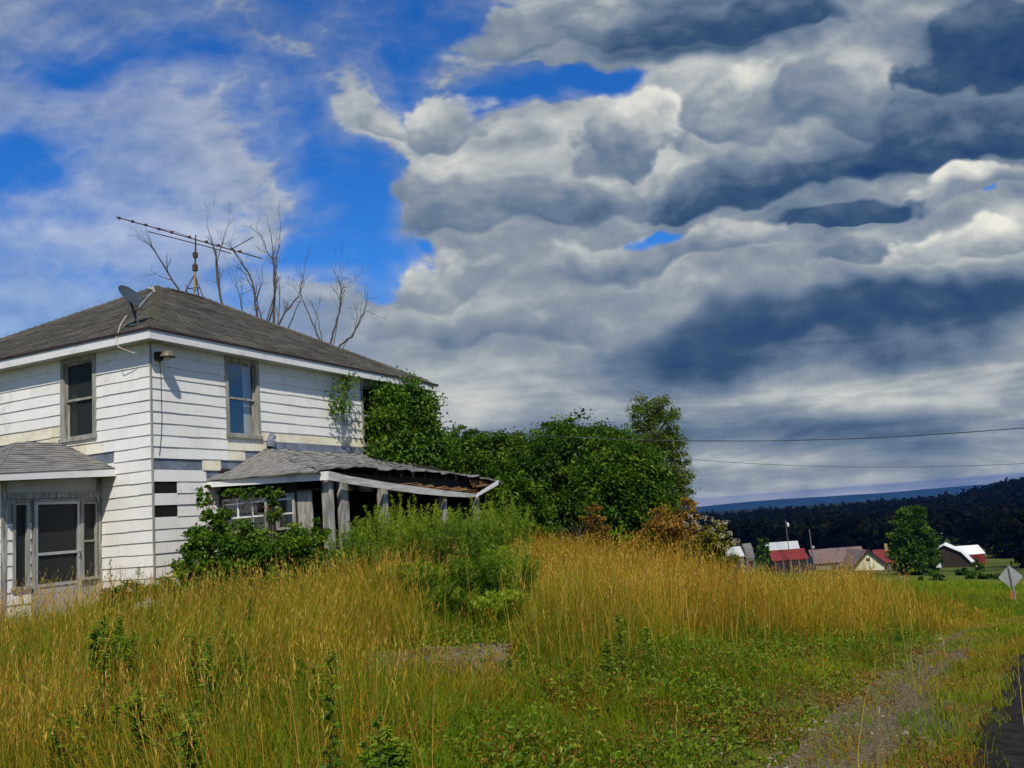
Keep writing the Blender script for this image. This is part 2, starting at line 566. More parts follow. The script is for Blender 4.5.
# ------------------------------------------------------------------ the farmhouse
# local axes: u runs along the sunlit side wall away from us, v along the entry wall to the left
HYAW = R(90 - 24.29)
HZ = .2
HO = np.array([-6.851, 16.645, HZ])
HU = np.array([math.sin(R(24.29)), math.cos(R(24.29)), 0])
HV = np.array([-math.cos(R(24.29)), math.sin(R(24.29)), 0])
WL, WW, EAVE = 10.3, 8.8, 5.40


def hw(u, v, z):
    """house coordinates (z above datum) -> world"""
    return HO + HU * u + HV * v + np.array([0, 0, z - HZ])


def PR(a, d, z): return (a, -d, z - HZ)          # on the side wall, d metres proud
def PLt(a, d, z): return (-d, a, z - HZ)         # on the entry wall
def PH(u, v, z): return (u, v, z - HZ)


white_sid, t_, bs_, o_ = new_mat('white_siding')
_tc = t_.node('ShaderNodeTexCoord')
_mp = t_.node('ShaderNodeMapping', inp={0: _tc.outputs['Object'], 3: (3.0, 3.0, .5)})
_n = t_.noise(_mp.outputs[0], 1.6, 7, .62)
_n2 = t_.noise(_tc.outputs['Object'], 26, 4, .6)
_c = t_.ramp(_n, [(.20, (.64, .625, .57)), (.38, (.82, .81, .76)), (.75, (.87, .86, .82))])
_c = t_.mix(t_.smooth(_n2, .62, .78), _c, (.5, .48, .42, 1))
_n4 = t_.noise(_tc.outputs['Object'], 1.1, 7, .7)
_c = t_.mix(t_.math('MULTIPLY', t_.smooth(_n4, .56, .68), .45), _c, (.50, .47, .40, 1))
_n5 = t_.noise(_tc.outputs['Object'], 5.0, 6, .75)
_c = t_.mix(t_.math('MULTIPLY', t_.smooth(_n5, .66, .72), .6), _c, (.30, .28, .25, 1))
_geo = t_.node('ShaderNodeAttribute', attribute_name='rnd')
_c = t_.mix(.22, _c, t_.ramp(_geo.outputs['Fac'], [(0, (.62, .62, .6)), (1, (1, 1, 1))]), 'MULTIPLY')
t_.l.new(_c, bs_.inputs['Base Color'])
bs_.inputs['Roughness'].default_value = .7
bs_.inputs['Specular IOR Level'].default_value = .25
_b = t_.node('ShaderNodeBump', inp={'Strength': .35, 'Distance': .006, 'Height': t_.noise(t_.node('ShaderNodeMapping', inp={0: _tc.outputs['Object'], 3: (30, 30, 2)}).outputs[0], 2.0, 4, .6)})
t_.l.new(_b.outputs[0], bs_.inputs['Normal'])

cream = mat_mottled('cream_siding', [(.3, (.58, .52, .36)), (.55, (.78, .74, .58)), (.8, (.82, .79, .68))], 2.5, .75, .3, 30)
tarp = mat_mottled('tar_paper', [(.3, (.10, .12, .15)), (.55, (.19, .22, .27)), (.8, (.30, .33, .38))], 4, .7, .4, 20, spec=.3)
black_hole = mat_mottled('hole_dark', [(.3, (.006, .005, .004)), (.8, (.02, .015, .012))], 6, .9)  # near-black colour standing for the unlit inside of open holes
trim_w = mat_mottled('white_trim', [(.28, (.50, .50, .47)), (.45, (.76, .76, .74)), (.8, (.82, .82, .80))], 2.2, .6, .15, 40, stretch=(1, 1, 2))
trim_g = mat_mottled('grey_weathered_wood', [(.3, (.16, .155, .13)), (.5, (.30, .30, .26)), (.75, (.46, .46, .42))], 3.0, .8, .5, 30, stretch=(6, 6, .6))
post_m = mat_mottled('peeling_post_paint', [(.3, (.12, .11, .09)), (.47, (.26, .25, .22)), (.6, (.44, .43, .39)), (.85, (.60, .59, .55))], 3.5, .8, .5, 30, stretch=(5, 5, .7))
trim_w2 = mat_mottled('worn_white_trim', [(.3, (.30, .29, .25)), (.5, (.55, .54, .50)), (.75, (.70, .69, .66))], 3.0, .7, .3, 30, stretch=(.6, 6, 6))
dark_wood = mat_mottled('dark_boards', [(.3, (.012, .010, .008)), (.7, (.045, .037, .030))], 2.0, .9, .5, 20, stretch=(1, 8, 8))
soffit_m = mat_mottled('soffit_paint', [(.3, (.35, .38, .33)), (.7, (.52, .55, .50))], 2.0, .7)
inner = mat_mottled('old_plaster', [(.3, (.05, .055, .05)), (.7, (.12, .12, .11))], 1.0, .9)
curtain_m = mat_mottled('faded_cloth', [(.3, (.55, .52, .50)), (.7, (.72, .70, .68))], 2.0, .9, stretch=(8, 8, .3))
drip_m = mat_mottled('drip_edge', [(.3, (.02, .012, .012)), (.8, (.06, .03, .03))], 3, .6)
alu = mat_mottled('dull_aluminium', [(.3, (.36, .38, .38)), (.7, (.50, .52, .52))], 2.0, .45, metal=.35)
door_panel = mat_mottled('door_panel_paint', [(.3, (.34, .33, .34)), (.7, (.47, .46, .46))], 2.0, .6)
rot_m = mat_mottled('rotten_wood', [(.25, (.03, .016, .008)), (.5, (.12, .06, .02)), (.75, (.30, .19, .08))], 9, .95, .8, 30)

glass, t_, bs_, o_ = new_mat('window_glass')
t_.n.remove(bs_)
_gl = t_.node('ShaderNodeBsdfGlossy', inp={0: (.9, .95, 1, 1), 'Roughness': .04})
_trn = t_.node('ShaderNodeBsdfTransparent', inp={0: (.86, .88, .88, 1)})
_lw = t_.node('ShaderNodeLayerWeight', inp={0: .5})
_fr = t_.math('MULTIPLY_ADD', t_.math('POWER', _lw.outputs[1], 3.0), .55, c=.07)
_mx = t_.node('ShaderNodeMixShader', inp={0: _fr, 1: _trn.outputs[0], 2: _gl.outputs[0]})
t_.l.new(_mx.outputs[0], o_.inputs[0])

screen_m, t_, bs_, o_ = new_mat('dusty_screen')
bs_.inputs['Base Color'].default_value = (.03, .036, .033, 1)
bs_.inputs['Roughness'].default_value = .6
_trn = t_.node('ShaderNodeBsdfTransparent', inp={0: (.8, .85, .82, 1)})
_mx = t_.node('ShaderNodeMixShader', inp={0: .5, 1: bs_.outputs[0], 2: _trn.outputs[0]})
t_.l.new(_mx.outputs[0], o_.inputs[0])

shingle, t_, bs_, o_ = new_mat('asphalt_shingles')
_tc = t_.node('ShaderNodeTexCoord')
_at = t_.node('ShaderNodeAttribute', attribute_name='rnd')
_n = t_.noise(_tc.outputs['Object'], 1.3, 6, .65)
_c = t_.ramp(_n, [(.3, (.070, .066, .055)), (.5, (.125, .116, .094)), (.72, (.18, .168, .138))])
_c = t_.mix(.55, _c, t_.ramp(_at.outputs['Fac'], [(0, (.55, .55, .52)), (.8, (1, 1, 1)), (1, (1.0, .95, .72))]), 'MULTIPLY')
t_.l.new(_c, bs_.inputs['Base Color'])
bs_.inputs['Roughness'].default_value = .95
bs_.inputs['Specular IOR Level'].default_value = .1
_b = t_.node('ShaderNodeBump', inp={'Strength': .5, 'Distance': .004, 'Height': t_.noise(_tc.outputs['Object'], 90, 3, .7)})
t_.l.new(_b.outputs[0], bs_.inputs['Normal'])
shingle_old = mat_mottled('bleached_shingles', [(.28, (.10, .095, .085)), (.5, (.21, .205, .19)), (.75, (.30, .29, .27))], 3.2, .95, .6, 60, stretch=(1, 2.5, 2))

house = empty('farmhouse', HO, HYAW)
tag(house, 'abandoned two storey white farmhouse with a hip roof, missing siding and sagging side porch', 'house')

SPC = .2225
TOP0 = 4.74


def course_pieces(spans, holes):
    """subtract window holes (a0,a1,z0,z1) from pieces (a0,a1,z0,z1)"""
    out = list(spans)
    for h0, h1, hz0, hz1 in holes:
        nxt = []
        for a0, a1, z0, z1 in out:
            if a1 <= h0 or a0 >= h1 or z1 <= hz0 or z0 >= hz1:
                nxt.append((a0, a1, z0, z1))
                continue
            if a0 < h0: nxt.append((a0, h0, z0, z1))
            if a1 > h1: nxt.append((h1, a1, z0, z1))
            m0, m1 = max(a0, h0), min(a1, h1)
            if z0 < hz0: nxt.append((m0, m1, z0, hz0))
            if z1 > hz1: nxt.append((m0, m1, hz1, z1))
        out = nxt
    return out


def siding(T, spans_of, a_end, zlo, zhi, holes, shingle_w=.61, seed=1):
    """courses of wide siding shingles, each lapping the one below; spans_of(k) -> [(a0,a1)]"""
    rg = random.Random(seed)
    V, Q, C = [], [], []
    k = -4
    while True:
        zt = TOP0 - SPC * k
        zb = zt - SPC
        if zt < zlo: break
        if zb < zhi:
            for s0, s1 in spans_of(k):
                a = s0
                off = (k % 2) * shingle_w / 2 + rg.uniform(-.03, .03)
                cuts = [s0] + [c for c in np.arange(off, a_end, shingle_w) if s0 + .05 < c < s1 - .05] + [s1]
                for a0, a1 in zip(cuts[:-1], cuts[1:]):
                    jz, jo, tint = rg.uniform(-.006, .006), rg.uniform(-.002, .003), rg.random()
                    for b0, b1, z0, z1 in course_pieces([(a0 + .0012, a1 - .0012, max(zb + jz * (zb > zlo), zlo), min(zt, zhi))], holes):
                        o = lambda z: .008 + jo + .017 * min(1.06, max(0, (zt - z) / SPC))
                        b = len(V)
                        for aa in (b0, b1):
                            V += [T(aa, o(z1), z1), T(aa, o(z0), z0), T(aa, .001, z0), T(aa, .001, z1)]
                        Q += [(b, b + 1, b + 5, b + 4), (b + 1, b + 2, b + 6, b + 5), (b, b + 3, b + 2, b + 1), (b + 4, b + 5, b + 6, b + 7), (b, b + 4, b + 7, b + 3)]
                        C += [tint] * 8
        k += 1
    return V, Q, C


def place_siding(name, mat, *a, **k):
    V, Q, C = siding(*a, **k)
    return arr_mesh(name, V, Q, mat, house, rnd=C)


WIN_R = [(1.97, 3.03, 3.68, 5.40), (6.95, 7.95, 3.66, 5.34)]
WIN_L = [(1.44, 2.44, 3.73, 5.40), (5.6, 6.6, 3.73, 5.40)]


def right_white(k):
    if k == 4: return [(0, 1.97)]
    if k == 5: return [(0, 1.99)]
    if k == 6: return [(0, 2.0)]
    if k == 7: return []
    if k == 8: return [(0, 1.36)]
    if k in (9, 11): return [(.585, WL)]
    if k > 8: return [(0, WL)]
    return [(0, WL)]


def right_cream(k):
    return {4: [(1.97, 2.42), (2.42, WL)], 5: [(1.99, 3.20)], 6: [(2.0, 2.52)], 7: [(1.27, 1.78)]}.get(k, [])


def left_white(k):
    if k == 3: return [(0, 2.44)]
    if k == 4: return [(0, 1.44)]
    if k == 5: return [(0, 1.25)]
    if k == 6: return [(0, .98)]
    if k >= 7: return [(0, 1.38)]
    return [(0, WW)]


def left_cream(k):
    return {3: [(2.44, WW)], 4: [(1.44, 3.16)], 5: [(1.25, 2.32)]}.get(k, [])


place_siding('siding', white_sid, PR, lambda k: right_white(k) if k <= 6 else [], WL, .25, EAVE, WIN_R, seed=3)
place_siding('siding', white_sid, PR, lambda k: right_white(k) if k > 6 else [], WL, .25, EAVE, WIN_R, seed=3)
place_siding('siding', white_sid, PLt, left_white, WW, .25, EAVE, WIN_L, seed=4)
o = place_siding('siding_patch', cream, PR, lambda k: right_cream(k) if k == 7 else [], WL, .25, EAVE, WIN_R, seed=5)
tag(o, 'single yellowed shingle beside the bare strip at the corner')
o = place_siding('siding_patch', cream, PR, lambda k: right_cream(k) if k != 7 else [], WL, .25, EAVE, WIN_R, seed=5)
tag(o, 'yellowed siding row above the side porch')
o = place_siding('siding_patch', cream, PLt, left_cream, WW, .25, EAVE, WIN_L, seed=6)
tag(o, 'yellowed siding row above the entry')


def holed_sheet(T, a0, a1, z0, z1, holes, d0, d1):
    mb = MB(T)
    for b0, b1, c0, c1 in course_pieces([(a0, a1, z0, z1)], holes):
        mb.box(b0, b1, d0, d1, c0, c1)
    return mb


holed_sheet(PR, 0, WL, .15, EAVE, WIN_R, -.12, 0).build('wall', tarp, house)
holed_sheet(PLt, .12, WW, .15, EAVE, WIN_L + [(1.5, 3.4, .5, 2.5)], -.12, 0).build('wall', tarp, house)
mb = MB(PH)
mb.box(WL - .12, WL, .0, WW, .15, EAVE)
mb.box(.12, WL - .12, WW - .12, WW, .15, EAVE)
mb.build('wall', white_sid, house)
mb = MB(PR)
mb.box(.02, .585, .001, .006, 2.515, 2.74)  # thin dark sheets painting the darkness of holes through the wall
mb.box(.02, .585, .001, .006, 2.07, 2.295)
tag(mb.build('dark_gap_sheet', black_hole, house), 'dark gaps where siding rows are missing at the corner')
mb = MB(PH)   # thin corner strips
mb.box(-.028, .003, -.028, .003, .25, EAVE)
mb.build('corner_strip', trim_g, house)
mb = MB(PH)
mb.box(WL - .03, WL + .03, -.032, .03, .25, EAVE)
mb.build('corner_board', trim_w, house)
mb = MB(PH)
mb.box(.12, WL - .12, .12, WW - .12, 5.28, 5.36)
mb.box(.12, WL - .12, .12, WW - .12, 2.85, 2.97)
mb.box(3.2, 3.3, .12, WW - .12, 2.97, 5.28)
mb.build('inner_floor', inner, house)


def make_window(T, a0, a1, z0, z1, curtain=None, grey=trim_g, mid=.5, glz=None):
    cw = .095
    mb = MB(T)
    mb.box(a0, a0 + cw, -.10, .036, z0, z1)
    mb.box(a1 - cw, a1, -.10, .036, z0, z1)
    mb.box(a0 + cw, a1 - cw, -.10, .036, z1 - cw, z1)
    mb.box(a0 - .02, a1 + .02, -.10, .065, z0 - .02, z0 + .055)
    w = mb.build('window', grey, house, bevel=.004)
    b0, b1, c0, c1 = a0 + cw, a1 - cw, z0 + .055, z1 - cw
    zm = c0 + (c1 - c0) * mid
    for zz0, zz1, d in ((zm - .02, c1, -.035), (c0, zm + .025, -.07)):
        s = MB(T)
        t = .045
        s.box(b0, b0 + t, d - .03, d, zz0, zz1)
        s.box(b1 - t, b1, d - .03, d, zz0, zz1)
        s.box(b0 + t, b1 - t, d - .03, d, zz0, zz0 + t)
        s.box(b0 + t, b1 - t, d - .03, d, zz1 - t, zz1)
        s.build('sash', post_m, w)
        g = MB(T)
        g.box(b0 + t, b1 - t, d - .018, d - .012, zz0 + t, zz1 - t)
        g.build('pane', glz or glass, w)
    if curtain:
        q = MB(T)
        x0, x1, zc0, zc1 = curtain
        n = 14
        for i in range(n):
            xa, xb = x0 + (x1 - x0) * i / n, x0 + (x1 - x0) * (i + 1) / n
            da, db = -.16 - .02 * (i % 2), -.16 - .02 * ((i + 1) % 2)
            q.add([(xa, da, zc0), (xb, db, zc0), (xb, db, zc1), (xa, da, zc1)], [(0, 1, 2, 3)])
        q.build('curtain', curtain_m, w)
    return w


make_window(PR, *WIN_R[0], curtain=(2.70, 2.98, 3.75, 5.3))
make_window(PR, *WIN_R[1])
make_window(PLt, *WIN_L[0], curtain=(2.2, 2.36, 3.8, 5.3), glz=screen_m)
make_window(PLt, *WIN_L[1])

# ---- hip roof in lapped courses
OV = .30
ZE = 5.60
A1 = np.array([4.45, 4.4, 8.22])
A2 = np.array([5.95, 4.4, 8.22])
E00, E10 = np.array([-OV, -OV, ZE]), np.array([WL + OV, -OV, ZE])
E11, E01 = np.array([WL + OV, WW + OV, ZE]), np.array([-OV, WW + OV, ZE])


def roof_face(a, b, c, d, n, seed, sag=.03):
    """eave a->b, top d->c"""
    rg = random.Random(seed)
    a, b, c, d = map(np.asarray, (a, b, c, d))
    nrm = norm(np.cross(b - a, (c + d) / 2 - (a + b) / 2))
    if nrm[2] < 0: nrm = -nrm
    V, Q, C = [], [], []
    for i in range(n):
        t0, t1 = i / n, (i + 1.12) / n
        l0, r0 = a + (d - a) * t0, b + (c - b) * t0
        l1, r1 = a + (d - a) * min(t1, 1), b + (c - b) * min(t1, 1)
        m = max(2, int(np.linalg.norm(r0 - l0) / .33))
        sh = rg.uniform(0, 1) / m
        us = [0] + [min(1, (j + sh) / m) for j in range(m)] + [1]
        for u0, u1 in zip(us[:-1], us[1:]):
            if u1 - u0 < 1e-4: continue
            h = .014 + rg.uniform(-.003, .005)
            sgz = lambda u, t: -sag * math.sin(math.pi * u) * math.sin(math.pi * t)
            p00, p01 = l0 + (r0 - l0) * u0, l0 + (r0 - l0) * u1
            p10, p11 = l1 + (r1 - l1) * u0, l1 + (r1 - l1) * u1
            z = np.array([0, 0, 1.0])
            bi = len(V)
            V += [p00 + nrm * h + z * sgz(u0, t0), p01 + nrm * h + z * sgz(u1, t0), p11 + nrm * .002 + z * sgz(u1, t1), p10 + nrm * .002 + z * sgz(u0, t1),
                  p00 - nrm * .01 + z * sgz(u0, t0), p01 - nrm * .01 + z * sgz(u1, t0)]
            Q += [(bi, bi + 1, bi + 2, bi + 3), (bi, bi + 4, bi + 5, bi + 1)]
            C += [min(1, max(0, rg.gauss(.5, .2)))] * 6
    return V, Q, C


def join_faces(name, mat, faces, parent=house):
    V, Q, C = [], [], []
    for v, q, c in faces:
        b = len(V)
        V += [(p[0], p[1], p[2] - HZ) for p in v]
        Q += [tuple(i + b for i in f) for f in q]
        C += c
    return arr_mesh(name, V, Q, mat, parent, rnd=C)


join_faces('roof', shingle, [roof_face(E00, E10, A2, A1, 36, 1), roof_face(E01, E00, A1, A1 + np.array([0, .001, 0]), 36, 2),
                             roof_face(E10, E11, A2, A2 + np.array([0, .001, 0]), 36, 3), roof_face(E11, E01, A1, A2, 36, 4)])
mb = MB(PH)
for p, q in ((E00, A1), (E10, A2), (E01, A1), (E11, A2), (A1, A2)):
    n_ = int(np.linalg.norm(q - p) / .16)
    for i in range(2, n_):
        x0, x1 = p + (q - p) * i / n_, p + (q - p) * min(1, (i + 1.25) / n_)
        l0, l1 = .034, .018
        d = norm(q - p)
        s = norm(np.cross(d, [0, 0, 1.0])) * .15
        dn = np.array([0, 0, -.075])
        up = np.array([0, 0, 1.0])
        mb.add([x0 + s + dn + up * l0, x0 + up * l0 * 1.5, x0 - s + dn + up * l0, x1 + s + dn + up * l1, x1 + up * l1 * 1.3, x1 - s + dn + up * l1, x0 + s + dn, x0 - s + dn],
               [(0, 1, 4, 3), (1, 2, 5, 4), (0, 6, 7, 2, 1)])
mb.build('ridge_cap', shingle, house, recalc=False)
# roof deck under the shingles, fascia, drip edge, soffit
mb = MB(PH)
dn = np.array([0, 0, -.03])
mb.add([E00 + dn, E10 + dn, E11 + dn, E01 + dn, A1 + dn, A2 + dn], [(0, 1, 5, 4), (1, 2, 5), (2, 3, 4, 5), (3, 0, 4)])
mb.build('roof_deck', dark_wood, house)


def ring(name, mat, z0, z1, out, th):
    mb = MB(PH)
    x0, x1, y0, y1 = -OV - out, WL + OV + out, -OV - out, WW + OV + out
    mb.box(x0, x1, y0, y0 + th, z0, z1)
    mb.box(x0, x1, y1 - th, y1, z0, z1)
    mb.box(x0, x0 + th, y0 + th, y1 - th, z0, z1)
    mb.box(x1 - th, x1, y0 + th, y1 - th, z0, z1)
    return mb.build(name, mat, house)


ring('fascia', trim_w, 5.395, 5.565, 0, .025)
ring('drip_edge', drip_m, 5.567, 5.612, .028, .05)
mb = MB(PH)
for bx in ((-OV + .026, WL + OV - .026, -OV + .026, 0.0), (-OV + .026, WL + OV - .026, WW, WW + OV - .026), (-OV + .026, 0, 0, WW), (WL, WL + OV - .026, 0, WW)):
    mb.box(bx[0], bx[1], bx[2], bx[3], 5.402, 5.42)
mb.build('soffit', soffit_m, house)

# ---- entry porch on the left wall: door and side windows face the road
U1 = -2.02
FV = 1.35
BV = 3.6
eh = [(-1.82, -1.57, 1.01, 2.47), (-1.46, -.46, .5, 2.53), (-.437, -.13, 1.05, 2.46)]


def PE(a, d, z): return (a, FV - d, z - HZ)


def PEF(a, d, z): return (U1 - d, a, z - HZ)


mb = MB(PE)
for b0, b1, c0, c1 in course_pieces([(U1, -.0, .2, 2.95)], eh): mb.box(b0, b1, -.10, 0, c0, c1)
mb2 = MB(PEF)
mb2.box(FV + .1, BV, -.1, 0, .2, 2.95)
mb.build('entry_wall', trim_g, house)
mb2.build('entry_wall', trim_g, house)
mb = MB(PH)
mb.box(U1 + .1, 0, BV - .1, BV, .2, 2.95)
mb.build('entry_wall', trim_g, house)
V, Q, C = siding(PE, lambda k: [(U1, -1.50)], 1, .2, 2.12, eh, .5, 8)
arr_mesh('entry_siding', V, Q, white_sid, house, rnd=C)
V, Q, C = siding(PEF, lambda k: [(FV, BV)], 4, .2, 2.9, [], .5, 9)
arr_mesh('entry_siding', V, Q, white_sid, house, rnd=C)
mb = MB(PE)
mb.box(U1 - .03, U1 + .05, -.02, .03, .2, 2.93)
mb.box(-.13, -.0, 0, .03, .3, 2.9)
mb.box(U1 + .05, -.13, 0, .028, 2.55, 2.66)
mb.build('entry_trim', post_m, house)
mb = MB(PE)
mb.box(U1 + .05, -.13, .001, .014, 2.66, 2.93)
mb.build('header_board', soffit_m, house)
for (a0, a1, z0, z1), bar in ((eh[0], None), (eh[2], 1.72)):
    mb = MB(PE)
    mb.box(a0 - .04, a0 + .02, -.05, .03, z0, z1)
    mb.box(a1 - .02, a1 + .04, -.05, .03, z0, z1)
    mb.box(a0 + .02, a1 - .02, -.05, .03, z1 - .03, z1)
    mb.box(a0 - .07, a1 + .07, -.05, .06, z0 - .03, z0 + .02)
    if bar: mb.box(a0 + .02, a1 - .02, -.05, .0, bar, bar + .035)
    w = mb.build('entry_window', trim_g, house)
    g = MB(PE)
    g.box(a0 + .02, a1 - .02, -.03, -.024, z0 + .02, z1 - .03)
    g.build('pane', screen_m, w)
a0, a1, z0, z1 = eh[1]
mb = MB(PE)
mb.box(a0, a0 + .035, -.07, .034, z0, z1)
mb.box(a1 - .035, a1, -.07, .034, z0, z1)
mb.box(a0 + .035, a1 - .035, -.07, .034, z1 - .035, z1)
mb.build('door_frame', trim_g, house)
mb = MB(PE)
mb.box(a0 + .038, a0 + .09, -.05, .02, z0, z1 - .04)
mb.box(a1 - .09, a1 - .038, -.05, .02, z0, z1 - .04)
mb.box(a0 + .09, a1 - .09, -.05, .02, 2.44, z1 - .04)
mb.box(a0 + .09, a1 - .09, -.05, .02, 1.535, 1.585)
mb.box(a0 + .09, a1 - .09, -.05, .02, .98, 1.035)
door = mb.build('storm_door', alu, house)
mb = MB(PE)
mb.box(a0 + .09, a1 - .09, -.03, .004, z0, .98)
mb.build('kick_panel', door_panel, door)
for zz0, zz1 in ((1.035, 1.535), (1.585, 2.44)):
    mb = MB(PE)
    mb.box(a0 + .09, a1 - .09, -.02, -.014, zz0, zz1)
    mb.build('pane', screen_m, door)
mb = MB(PE)
mb.tube([(a1 - .064, .02, 1.45), (a1 - .064, .06, 1.45), (a1 - .064, .06, 1.55), (a1 - .064, .02, 1.55)], .009, 6)
mb.build('handle', dark_wood, door)
mb = MB(PH)
mb.box(U1 + .1, -.05, FV + .12, BV - .1, .4, .5)
mb.build('entry_floor', inner, house)
mb = MB(PH)
mb.box(-.06, -.035, FV + .02, BV - .1, .5, 2.9)  # dark board added over the house wall to darken the entry inside
mb.build('entry_shade_board', dark_wood, house)
# hip roof of the entry
er = .95
el, ef = 4.0, -2.42
rv = (er + el) / 2
RT, RE = np.array([0, rv, 3.73]), np.array([-.95, rv, 3.70])
e0, e1, e2, e3 = np.array([0, er, 3.07]), np.array([ef, er, 2.95]), np.array([ef, el, 2.95]), np.array([0, el, 3.07])
er_o = join_faces('entry_roof', shingle_old, [roof_face(e1, e0, RT, RE, 16, 11, .02), roof_face(e2, e1, RE, RE + np.array([0, .001, 0]), 16, 12, .02), roof_face(e3, e2, RE, RT, 16, 13)])
mb = MB(PH)
dn = np.array([0, 0, -.05])
mb.add([p + dn for p in (e0, e1, e2, e3, RT, RE)] + [(0, er, 2.93), (ef, er, 2.84), (ef, el, 2.84), (0, el, 2.93)],
       [(1, 0, 4, 5), (2, 1, 5), (3, 2, 5, 4), (6, 7, 8, 9)])
mb.build('roof_deck', dark_wood, er_o)
mb = MB(PH)
mb.hexa([(ef - .02, er - .025, 2.83), (-.001, er - .025, 2.925), (-.001, er, 2.925), (ef - .02, er, 2.83), (ef - .02, er - .025, 2.93), (-.001, er - .025, 3.055), (-.001, er, 3.055), (ef - .02, er, 2.93)])
mb.box(ef - .024, ef, er, el, 2.83, 2.93)
mb.build('fascia', trim_w, er_o)

# ---- sagging side porch
PT = [(3.27, 3.50), (5.5, 3.45), (8.1, 3.44)]


def PO(u, v, z): return (u, v, z - HZ)


pf_edge = np.array([(1.42, 2.70), (1.96, 2.78), (2.46, 2.81), (3.72, 2.77), (5.38, 2.745), (7.31, 2.665), (8.98, 2.54), (9.3, 2.43)])


def edge_z(u): return float(np.interp(u, pf_edge[:, 0], pf_edge[:, 1]))


V, Q, C = [], [], []
rg = random.Random(5)
NU, NV = 44, 15
for j in range(NV):
    for i in range(NU):
        pts = []
        for (ii, jj, lift) in ((i, j, .016), (i + 1, j, .016), (i + 1, j + 1.2, .0), (i, j + 1.2, .0)):
            s, t = ii / NU, min(1, jj / NV)
            ue = 1.35 + (9.3 - 1.35) * s
            uw = 3.2 + (8.1 - 3.2) * s
            u = ue + (uw - ue) * t
            v = -2.78 + .08 * math.sin(ii * 1.7) * (t == 0) + (2.775 - .0) * t
            z = edge_z(ue) + (3.47 - .04 * s - edge_z(ue)) * t
            z += -.10 * math.sin(math.pi * t) * (.5 + .5 * s) + .02 * math.sin(ii * .9 + jj) + .012 * math.sin(ii * 2.3 + jj * 1.3)
            pts.append((u, v, z + lift))
        b = len(V)
        curl = rg.uniform(0, .02) * (rg.random() < .3)
        V += [(p[0], p[1], p[2] - HZ + (curl if q < 2 else 0)) for q, p in enumerate(pts)]
        V += [(pts[0][0], pts[0][1], pts[0][2] - .03 - HZ), (pts[1][0], pts[1][1], pts[1][2] - .03 - HZ)]
        Q += [(b, b + 1, b + 2, b + 3), (b, b + 4, b + 5, b + 1)]
        C += [rg.random()] * 6
# near hip side
for j in range(12):
    for i in range(9):
        pts = []
        for ii, jj, lift in ((i, j, .014), (i + 1, j, .014), (i + 1, j + 1.2, 0), (i, j + 1.2, 0)):
            s, t = ii / 9, min(1, jj / 12)
            a = np.array([1.35, -.01 - 2.77 * s, 2.76 - .06 * s])
            c = np.array([3.2, -.005, 3.48])
            p = a + (c - a) * t
            pts.append((p[0], p[1], p[2] + lift + .012 * math.sin(ii * 2 + jj) - .05 * math.sin(math.pi * t)))
        b = len(V)
        V += [(p[0], p[1], p[2] - HZ) for p in pts]
        V += [(pts[0][0], pts[0][1], pts[0][2] - .03 - HZ), (pts[1][0], pts[1][1], pts[1][2] - .03 - HZ)]
        Q += [(b, b + 1, b + 2, b + 3), (b, b + 4, b + 5, b + 1)]
        C += [rg.random()] * 6
# far hip side
for i in range(8):
    s0, s1 = i / 8, (i + 1) / 8
    b = len(V)
    V += [(9.3, -2.78 + 2.77 * s0, 2.43 + .2 * s0 - HZ), (9.3, -2.78 + 2.77 * s1, 2.43 + .2 * s1 - HZ), (8.1, -.004, 3.43 - HZ), (8.1, -.005, 3.43 - HZ)]
    Q += [(b, b + 1, b + 2, b + 3)]
    C += [.5] * 4
porch_roof = arr_mesh('porch_roof', V, Q, shingle_old, house, rnd=C)
tag(porch_roof, 'sagging bleached porch roof with a torn front edge')
# boards under the deck
mb = MB(PO)
n_ = 20
for i in range(n_):
    s0, s1 = i / n_, (i + 1) / n_
    uu = lambda s, t: (1.4 + 7.7 * s) * (1 - t) + (3.2 + 4.8 * s) * t
    z = lambda s: edge_z(1.4 + 7.7 * s) - .06
    w0, w1 = 3.40 - .04 * s0, 3.40 - .04 * s1
    mb.add([(uu(s0, 0), -2.72, z(s0)), (uu(s1, 0), -2.72, z(s1)), (uu(s1, 0.5), -1.4, (z(s1) + w1) / 2 - .11), (uu(s0, .5), -1.4, (z(s0) + w0) / 2 - .11),
            (uu(s1, 1), -.03, w1), (uu(s0, 1), -.03, w0)], [(0, 1, 2, 3), (3, 2, 4, 5)])
mb.build('roof_deck', dark_wood, porch_roof)
mb = MB(PO)   # flat ceiling added inside the porch, dark so the gap reads as shade
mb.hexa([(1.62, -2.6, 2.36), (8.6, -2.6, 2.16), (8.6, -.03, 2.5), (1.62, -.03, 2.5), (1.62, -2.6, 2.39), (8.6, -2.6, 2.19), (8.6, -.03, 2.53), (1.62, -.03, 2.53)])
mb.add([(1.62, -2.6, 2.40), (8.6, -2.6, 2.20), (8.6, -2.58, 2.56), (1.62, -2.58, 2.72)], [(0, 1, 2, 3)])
mb.build('porch_shade_ceiling', dark_wood, house)
